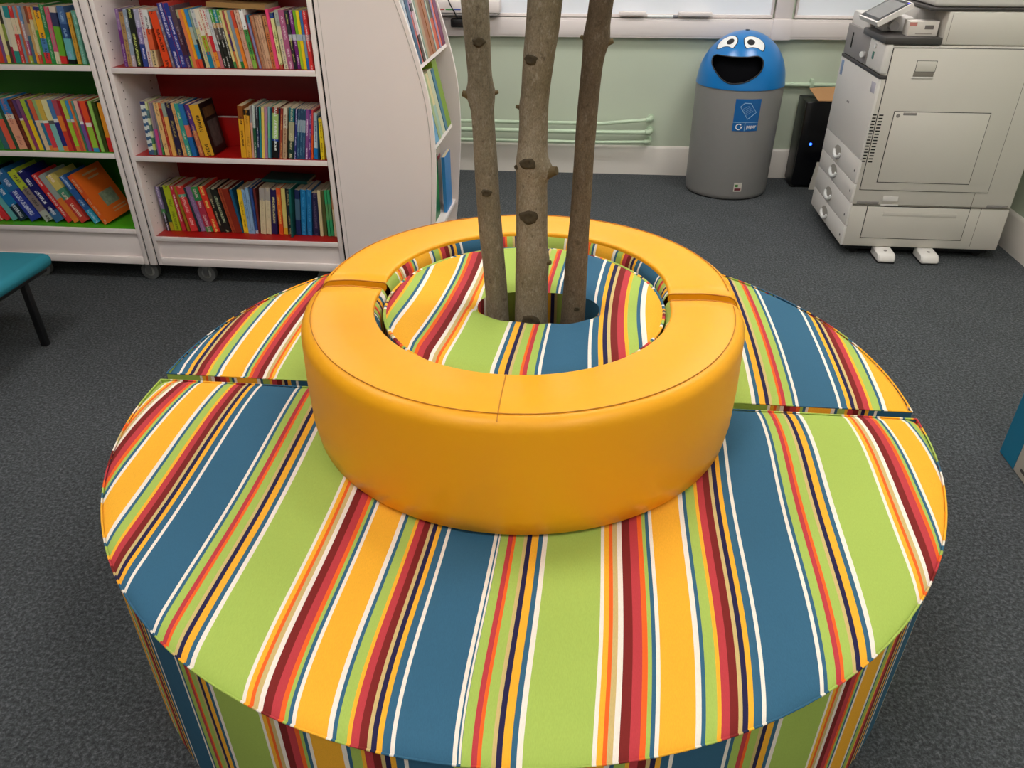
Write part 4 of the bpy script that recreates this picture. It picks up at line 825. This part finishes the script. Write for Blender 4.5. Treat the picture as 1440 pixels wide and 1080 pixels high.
for E_, pc in ((EL, (-0.101,-0.100,0.861)), (ER, (0.005,-0.138,0.864))):
    o_ = sm(E_); c = Vector((sum(p[0] for p in o_)/len(o_), sum(p[1] for p in o_)/len(o_), sum(p[2] for p in o_)/len(o_)))
    dpatch('eye_outline', [tuple(c + (Vector(p)-c)*1.09) for p in o_], M_BLACK, 0.0008)
    dpatch('eye_white', o_, M_LABWHITE, 0.0016)
    P_ = Vector(pc); nn_ = Vector((pc[0]/Rb**2, pc[1]/Rb**2, (pc[2]-zr)/Hd**2)).normalized(); tx = Vector((-nn_.y, nn_.x, 0)).normalized(); ty = nn_.cross(tx)
    dpatch('pupil', [tuple(P_ + tx*0.021*math.cos(2*PI*i/24) + ty*0.021*math.sin(2*PI*i/24)) for i in range(24)], M_BLACK, 0.0032)
MB().lathe([(0.012, zr+Hd-0.004), (0.012, zr+Hd+0.002), (0.008, zr+Hd+0.004), (0.0005, zr+Hd+0.004)], 16).build('lid_cap', M_BLACK, t)
# printed labels wrapped on the body
def cpt(deg, z, r): a = rad(deg); return (r*math.sin(a), -r*math.cos(a), z)
def rbody(z): return 0.2466 + (0.250-0.2466)*max(0, min(1, (z-0.03)/0.6))
def cpatch(name, a0, a1, z0, z1, m, off, parent):
    b = MB(); N = 14; vs = []
    for i in range(N+1):
        a = a0+(a1-a0)*i/N
        for z in (z0, z1): vs.append(cpt(a, z, rbody(z)+off))
    b.add(vs, [(2*i, 2*i+2, 2*i+3, 2*i+1) for i in range(N)]); return b.build(name, m, parent, smooth=False)
def cstroke(name, pts, wd, m, off, parent):
    b = MB(); b.tube([cpt(a, z, rbody(z)+off) for a, z in pts], wd, 6); return b.build(name, m, parent)
lab = cpatch('paper_label', -11.5, 21.8, 0.409, 0.585, M_BLUELAB, 0.0012, t)
cpatch('label_rule', -11.5, 21.8, 0.4565, 0.4590, M_LABPALE, 0.0017, lab)
cpatch('label_rule', 3.9, 4.6, 0.410, 0.4565, M_LABPALE, 0.0017, lab)
ic = [(-4.6,0.543),(0.2,0.564),(8.2,0.562),(16.9,0.512),(6.5,0.476),(-4.6,0.543)]
def dense(p, n=6): return [(p[i][0]+(p[i+1][0]-p[i][0])*k/n, p[i][1]+(p[i+1][1]-p[i][1])*k/n) for i in range(len(p)-1) for k in range(n)] + [p[-1]]
cstroke('sheet_icon', dense(ic), 0.0016, M_LABPALE, 0.0014, lab)
cx0, cz0 = 6.0, 0.522
for i in range(5):
    f = 0.2+i*0.15; a = (-3.4+f*9.0, 0.541-f*0.054); e = (4.0+f*10.5, 0.557-f*0.044)
    cstroke('sheet_line', dense([a, e]), 0.0007, M_LABPALE, 0.0013, lab)
cstroke('recycle_arrow', [(-3.4+3.6*math.cos(rad(q))*1.0, 0.433+0.0150*math.sin(rad(q))) for q in range(40, 331, 15)], 0.0026, M_LABWHITE, 0.0014, lab)
b = MB(); b.add([cpt(-1.9, 0.436, 0.2515), cpt(1.8, 0.436, 0.2515), cpt(-0.2, 0.424, 0.2515)], [(0, 2, 1)]); b.build('recycle_arrow_head', M_LABWHITE, lab, smooth=False)
def text_mesh(s, size):
    cu = bpy.data.curves.new('t', 'FONT'); cu.body = s; cu.size = size; cu.offset = size*0.012; cu.resolution_u = 4
    ob = bpy.data.objects.new('t', cu); COL.objects.link(ob); bpy.context.view_layer.update()
    me = bpy.data.meshes.new_from_object(ob.evaluated_get(bpy.context.evaluated_depsgraph_get()))
    v = [tuple(p.co) for p in me.vertices]; f = [tuple(p.vertices) for p in me.polygons]
    bpy.data.objects.remove(ob, do_unlink=True); bpy.data.meshes.remove(me); bpy.data.curves.remove(cu)
    return v, f
v, f = text_mesh('paper', 0.030)
mxx = max(p[0] for p in v)
b = MB(); b.add([cpt(6.3+p[0]/mxx*13.4, 0.4265+p[1], 0.2515) for p in v], f); b.build('lettering', M_LABWHITE, lab, smooth=False)
st = cpatch('sticker', 2.0, 13.0, 0.056, 0.109, mat('sticker_cream', '#c8c2b6', 0.5), 0.0012, t)
cpatch('sticker_mark', 3.6, 7.6, 0.083, 0.098, mat('sticker_green', '#3c7a30', 0.5), 0.0017, st)
cpatch('sticker_mark', 3.2, 12.0, 0.062, 0.076, mat('sticker_red', '#6a2430', 0.5), 0.0017, st)

# ------------------------------------------------------------------ tower computer behind the copier, with card on top
t = thing('computer_tower', 'black computer tower with a small blue light, between bin and copier', 'computer', (1.50, 3.225, 0))
MB().rbox(-0.10, 0.10, 0.012, 0.180, 0.012, 0.522, 0.006).build('case', M_BLACK, t)
fr = MB().rbox(-0.098, 0.098, -0.012, 0.013, 0.014, 0.520, 0.010).build('front_bezel', mat('gloss_black', '#0c0c10', 0.2), t)
MB().tube([(-0.028, -0.0125, 0.272), (-0.028, -0.0142, 0.272)], 0.008, 16).build('power_light', mat('blue_led', '#1030ff', 0.4, emit='#2048ff', estr=10), fr)
for x in (-0.08, 0.08): MB().rbox(x-0.015, x+0.015, 0.0, 0.17, 0.0, 0.0125, 0.003).build('foot', M_BLACK, t)
t = thing('card_sheet', 'folded brown cardboard piece resting on the black computer tower', 'cardboard', (1.53, 3.26, 0.523))
vs = [(-0.065,-0.05,0.002),(0.08,-0.045,0.002),(0.08,0.10,0.055),(-0.10,0.06,0.050)]
b = MB(); b.add(vs + [(x, y, z+0.003) for x, y, z in vs], [(3,2,1,0),(4,5,6,7),(0,1,5,4),(1,2,6,5),(2,3,7,6),(3,0,4,7)]); b.build('card', M_CARD, t, False)
MB().box(-0.06, 0.07, -0.052, -0.046, 0.0, 0.004).build('fold', M_CARD, t, False)
t = thing('paper_slip', 'pale sheet of card standing on the carpet against the computer tower', 'card', (1.535, 3.185, 0.0))
b = MB(); vs = [(-0.03,0,0),(0.05,0,0),(0.05,0.02,0.165),(-0.005,0.02,0.165)]
b.add(vs + [(x, y+0.003, z) for x, y, z in vs], [(0,1,2,3),(7,6,5,4),(0,4,5,1),(1,5,6,2),(2,6,7,3),(3,7,4,0)]); b.build('sheet', M_COP, t, False)

# ------------------------------------------------------------------ copier
X0, X1, Y0, Y1 = 1.42, 2.165, 2.105, 2.75
t = thing('photocopier', 'large beige office photocopier with paper drawers and a tilted touch screen', 'photocopier', (1.79, 2.43, 0))
OX, OY = 1.79, 2.43
def CB(n, m, x0, x1, y0, y1, z0, z1, r=0.004, p=None, seg=2): return MB().rbox(x0-OX, x1-OX, y0-OY, y1-OY, z0, z1, r, seg).build(n, m, p or t)
CB('base_cabinet', M_COP, X0+0.004, X1, Y0, Y1, 0.050, 0.262, 0.012)
CB('main_body', M_COP, X0+0.004, X1, Y0, Y1, 0.2635, 0.985, 0.012)
CB('underframe', M_BLACK, X0+0.03, X1-0.03, Y0+0.03, Y1-0.03, 0.026, 0.052, 0.003)
# side face towards the bench
def panel(n, x0, x1, z0, z1, d=0.004, p=None, m=M_COP, yy=Y0):
    g = CB('panel_gap', M_DARK, x0-0.003, x1+0.003, yy-0.0012, yy+0.004, z0-0.003, z1+0.003, 0.0005, p)
    return CB(n, m, x0, x1, yy-d, yy+0.004, z0, z1, 0.0015, p)
dp = panel('side_door', 1.446, 2.032, 0.341, 0.972, 0.005)
panel('bypass_tray', 1.515, 1.932, 0.381, 0.704, 0.004, dp, yy=Y0-0.005)
lh = CB('door_latch', M_COP, 1.558, 1.641, Y0-0.0075, Y0-0.004, 0.878, 0.921, 0.002, dp)
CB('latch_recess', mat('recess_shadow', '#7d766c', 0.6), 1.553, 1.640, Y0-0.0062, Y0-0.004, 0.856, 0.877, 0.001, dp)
CB('latch_lip', M_COPF, 1.549, 1.641, Y0-0.0085, Y0-0.004, 0.849, 0.856, 0.001, dp)
CB('latch_outline', M_DARK, 1.556, 1.643, Y0-0.0058, Y0-0.004, 0.876, 0.923, 0.0005, dp)
CB('finger_notch', M_COPG, 1.553, 1.613, Y0-0.0105, Y0-0.006, 0.690, 0.703, 0.002, dp)
MB().tube([(1.532-OX, Y0-0.0100-OY, 0.688), (1.532-OX, Y0-0.0086-OY, 0.688)], 0.009, 14).build('tray_mark', M_COPG, dp)
lp = panel('lower_door', 1.503, 1.978, 0.100, 0.2585, 0.004)
CB('seam', mat('panel_seam', '#7a7368', 0.7), 1.977, 1.9795, Y0-0.0006, Y0+0.003, 0.265, 0.338, 0.0005)
CB('latch', M_COPF, 1.560, 1.632, Y0-0.0075, Y0-0.003, 0.286, 0.312, 0.004, lp)
CB('latch_lip', M_COPF, 1.556, 1.640, Y0-0.008, Y0-0.003, 0.264, 0.272, 0.002, lp)
CB('shallow_rib', M_COP, 1.58, 1.925, Y0-0.0055, Y0-0.003, 0.214, 0.234, 0.001, lp)
CB('slot_recess', M_COPG, 1.446, 1.548, Y0-0.0015, Y0+0.003, 0.270, 0.283, 0.001)
CB('grip_recess', M_COPG, 2.050, 2.146, Y0-0.0015, Y0+0.003, 0.268, 0.281, 0.002)
CB('seam', mat('panel_seam', '#7a7368', 0.7), X0+0.012, X1-0.006, Y0-0.0006, Y0+0.003, 0.2615, 0.2640, 0.0005)
CB('seam', mat('panel_seam', '#7a7368', 0.7), 2.030, 2.032, Y0-0.0006, Y0+0.003, 0.066, 0.262, 0.0005)
vb = MB()
for i in range(16):
    z = 0.472+i*0.0142
    vb.box(1.4235-OX, 1.4400-OX, Y0-0.0008-OY, Y0-OY, z, z+0.0058); vb.box(1.4500-OX, 1.4690-OX, Y0-0.0060-OY, Y0-0.0049-OY, z, z+0.0058)
o = vb.build('vent_slots', M_DARK, t, False); o['kind'] = 'stuff'
# front face (towards the bin): cover and four paper drawers
CB('front_cover', M_COPF, X0-0.006, X0+0.008, Y0+0.002, Y1-0.002, 0.481, 0.842, 0.0025)
for z0, z1, hz in ((0.368, 0.478, 0.424), (0.274, 0.364, 0.326), (0.157, 0.270, 0.205), (0.056, 0.153, 0.100)):
    dr = CB('paper_drawer', M_COPF, X0-0.006, X0+0.008, Y0+0.002, Y1-0.002, z0-0.001, z1+0.001, 0.0025)
    MB().lathe([(0.001,0.0),(0.052,0.0),(0.052,0.0012),(0.001,0.0012)], 28).build('handle_recess', mat('handle_recess', '#9c968e', 0.6), dr)
    o_ = dr.children[-1]; o_.matrix_local = Matrix.Translation((X0-0.0060-OX, 2.465-OY, hz)) @ Matrix.Rotation(-PI/2, 4, 'Y') @ Matrix.Diagonal((0.62, 1.15, 1, 1))
    pth = [(X0-0.0075-0.006*math.sin(PI*k/14)-OX, 2.465+0.052*math.cos(PI*k/14)-OY, hz+0.004-0.028*math.sin(PI*k/14)) for k in range(15)]
    MB().tube(pth, 0.0085, 10).build('handle', M_LABWHITE, dr)
    MB().tube([(X0-0.0062-OX, 2.145-OY, hz-0.005), (X0-0.0075-OX, 2.145-OY, hz-0.005)], 0.006, 10).build('drawer_mark', M_COPD, dr)
CB('dark_band', M_COPD, X0-0.007, 1.446, Y0-0.003, Y1, 0.8425, 0.859, 0.003)
# output bay, card-reader block and control panel
CB('output_bay', M_COPG, X0-0.004, X0+0.010, 2.345, Y1-0.01, 0.862, 1.000, 0.003)
CB('bay_slot', M_DARK, X0-0.0055, X0, 2.62, 2.64, 0.90, 0.97, 0.002)
blk = CB('reader_block', M_COPF, X0-0.010, 1.446, Y0-0.004, 2.335, 0.8600, 0.990, 0.012, None, 3)
CB('reader_screen', mat('reader_green', '#1f6a58', 0.3), X0-0.0115, X0-0.008, 2.235, 2.262, 0.905, 0.937, 0.002, blk)
MB().tube([(X0-0.009-OX, 2.235-OY, 0.962), (X0-0.016-OX, 2.235-OY, 0.962)], 0.010, 14).build('button', M_LABWHITE, blk)
MB().tube([(X0-0.004-OX, 2.39-OY, 0.905), (X0-0.022-OX, 2.38-OY, 0.905)], 0.013, 14).build('release_knob', M_LABWHITE, blk)
CB('side_ledge', M_COPD, 1.402, 1.640, Y0-0.006, 2.44, 0.987, 1.016, 0.005)
CB('scanner_housing', M_COP, 1.640, X1, Y0+0.000, Y1, 0.9855, 1.120, 0.010)
CB('housing_line', mat('panel_seam', '#7a7368', 0.7), 1.657, 1.659, Y0-0.0006, Y0+0.002, 0.992, 1.114, 0.0005)
CB('panel_support', M_COPF, 1.43, 1.640, 2.445, Y1, 0.9855, 1.06, 0.010)
CB('glass_frame', M_COPD, 1.56, X1, Y0+0.002, Y1, 1.121, 1.134, 0.003)
CB('document_feeder', M_COPF, 1.575, X1, Y0+0.004, Y1, 1.135, 1.245, 0.018, None, 3)
CB('scanner_step', M_COPF, 1.565, 1.645, 2.255, Y1, 1.018, 1.119, 0.010)
dirx = Vector((0.125, 0, 0.072)).normalized(); up = Vector((-dirx.z, 0, dirx.x))
def slab(n, m, u0, u1, y0, y1, w0, w1, p):
    o0 = Vector((1.378-OX, -OY, 1.068)); vs = [o0 + dirx*a + up*c + Vector((0, b_, 0)) for c in (w0, w1) for a, b_ in ((u0, y0), (u1, y0), (u1, y1), (u0, y1))]
    b = MB(); b.add(vs, [(0,3,2,1),(4,5,6,7),(0,1,5,4),(1,2,6,5),(2,3,7,6),(3,0,4,7)]); return fixn(b.build(n, m, p, False))
cp = slab('control_panel', M_COPF, -0.006, 0.152, 2.185, 2.465, -0.022, 0.0, t)
bz = slab('bezel', M_BLACK, 0.002, 0.146, 2.195, 2.455, 0.0, 0.002, cp)
slab('screen', mat('screen_off', '#6a6764', 0.15), 0.016, 0.132, 2.215, 2.437, 0.002, 0.0026, cp)
slab('power_light', mat('violet_led', '#3a30c0', 0.4, emit='#4038d0', estr=1.5), 0.136, 0.144, 2.200, 2.214, 0.002, 0.003, cp)
CB('panel_arm', M_COPF, 1.44, 1.60, 2.29, 2.43, 1.012, 1.075, 0.015)
MB().tube([(1.475-OX, 2.25-OY, 1.043), (1.475-OX, 2.30-OY, 1.043)], 0.020, 18).build('hinge', mat('hinge_grey', '#b4afae', 0.4), t)
st = CB('sticker', mat('sticker_pale', '#b9b4c0', 0.5), X0-0.0068, X0-0.0055, 2.13, 2.19, 0.775, 0.820, 0.0004)
st = CB('sticker', mat('sticker_blue', '#7f93b4', 0.5), X0-0.0068, X0-0.0055, 2.68, 2.72, 0.76, 0.83, 0.0004)
CB('maker_mark', M_COPG, X0-0.0068, X0-0.0055, 2.46, 2.50, 0.665, 0.675, 0.0004)
for x in (1.50, 2.10):
    for y in (2.17, 2.68): MB().tube([(x-OX, y-0.012-OY, 0.022), (x-OX, y+0.012-OY, 0.022)], 0.022, 18).build('wheel', M_BLACK, t)
for x in (1.622, 1.828):
    f_ = MB().prism_x([(2.012-OY,0.005),(2.014-OY,0.022),(2.022-OY,0.036),(2.036-OY,0.047),(2.14-OY,0.052),(2.14-OY,0.005)], x-0.042-OX, x+0.042-OX)
    fixn(f_.build('stabiliser_foot', M_COPF, t, ang=40)).modifiers.new('soft', 'BEVEL').width = 0.007
    MB().rbox(x-0.040-OX, x+0.040-OX, 2.016-OY, 2.13-OY, 0.0, 0.006, 0.002).build('foot_pad', M_BLACK, t)
    MB().tube([(x-OX, 2.062-OY, 0.049), (x-OX, 2.062-OY, 0.0515)], 0.008, 12).build('foot_screw', M_COPG, t)
# small carton on the copier's ledge
t = thing('small_carton', 'small white carton with printed end standing on the copier ledge', 'carton', (1.562, 2.175, 1.0165))
MB().rbox(-0.062, 0.062, -0.035, 0.035, 0, 0.060, 0.0015).build('carton', mat('carton_white', '#d2cac2', 0.6), t)
MB().box(-0.061, -0.030, -0.0356, -0.0349, 0.040, 0.055).build('printed_mark', mat('carton_red', '#c07a72', 0.6), t, False)
MB().box(0.005, 0.042, -0.0356, -0.0349, 0.028, 0.044).build('barcode', mat('carton_grey', '#6a6260', 0.6), t, False)
MB().box(-0.03, 0.040, -0.0356, -0.0349, 0.008, 0.013).build('printed_line', mat('carton_line', '#a09890', 0.6), t, False)

# ------------------------------------------------------------------ teal stool at the edge of the room, teal box on the other side
t = thing('low_stool', 'low teal padded seat on black square legs in front of the green bookcase', 'stool', (-2.16, 0.76, 0))
MB().rbox(-0.21, 0.205, -0.33, 0.195, 0.300, 0.356, 0.027, 4).build('seat', M_TEAL, t, ang=60)
MB().rbox(-0.18, 0.18, -0.30, 0.17, 0.284, 0.301, 0.003).build('seat_board', M_BLACK, t)
for sx in (-0.14, 0.14):
    for sy in (-0.27, 0.07): MB().rbox(sx-0.0125, sx+0.0125, sy-0.0125, sy+0.0125, 0.0, 0.285, 0.002).build('leg', M_BLACK, t)
t = thing('printed_box', 'teal and pale printed box standing on the carpet by the bench', 'box', (1.66, 0.10, 0))
MB().rbox(-0.15, 0.15, -0.35, 0.352, 0.002, 0.36, 0.002).build('carton', M_PALEBOX, t)
MB().box(-0.1512, -0.1502, 0.258, 0.352, 0.003, 0.359).build('teal_band', M_TEALBOX, t, False)
MB().box(-0.15, 0.15, 0.3522, 0.3532, 0.003, 0.359).build('teal_band', M_TEALBOX, t, False)
for i in range(3): MB().box(-0.1508, -0.1501, 0.10, 0.225-0.03*(i % 2), 0.022+i*0.028, 0.032+i*0.028).build('printed_line', mat('print_dark', '#4a4440', 0.6), t, False)
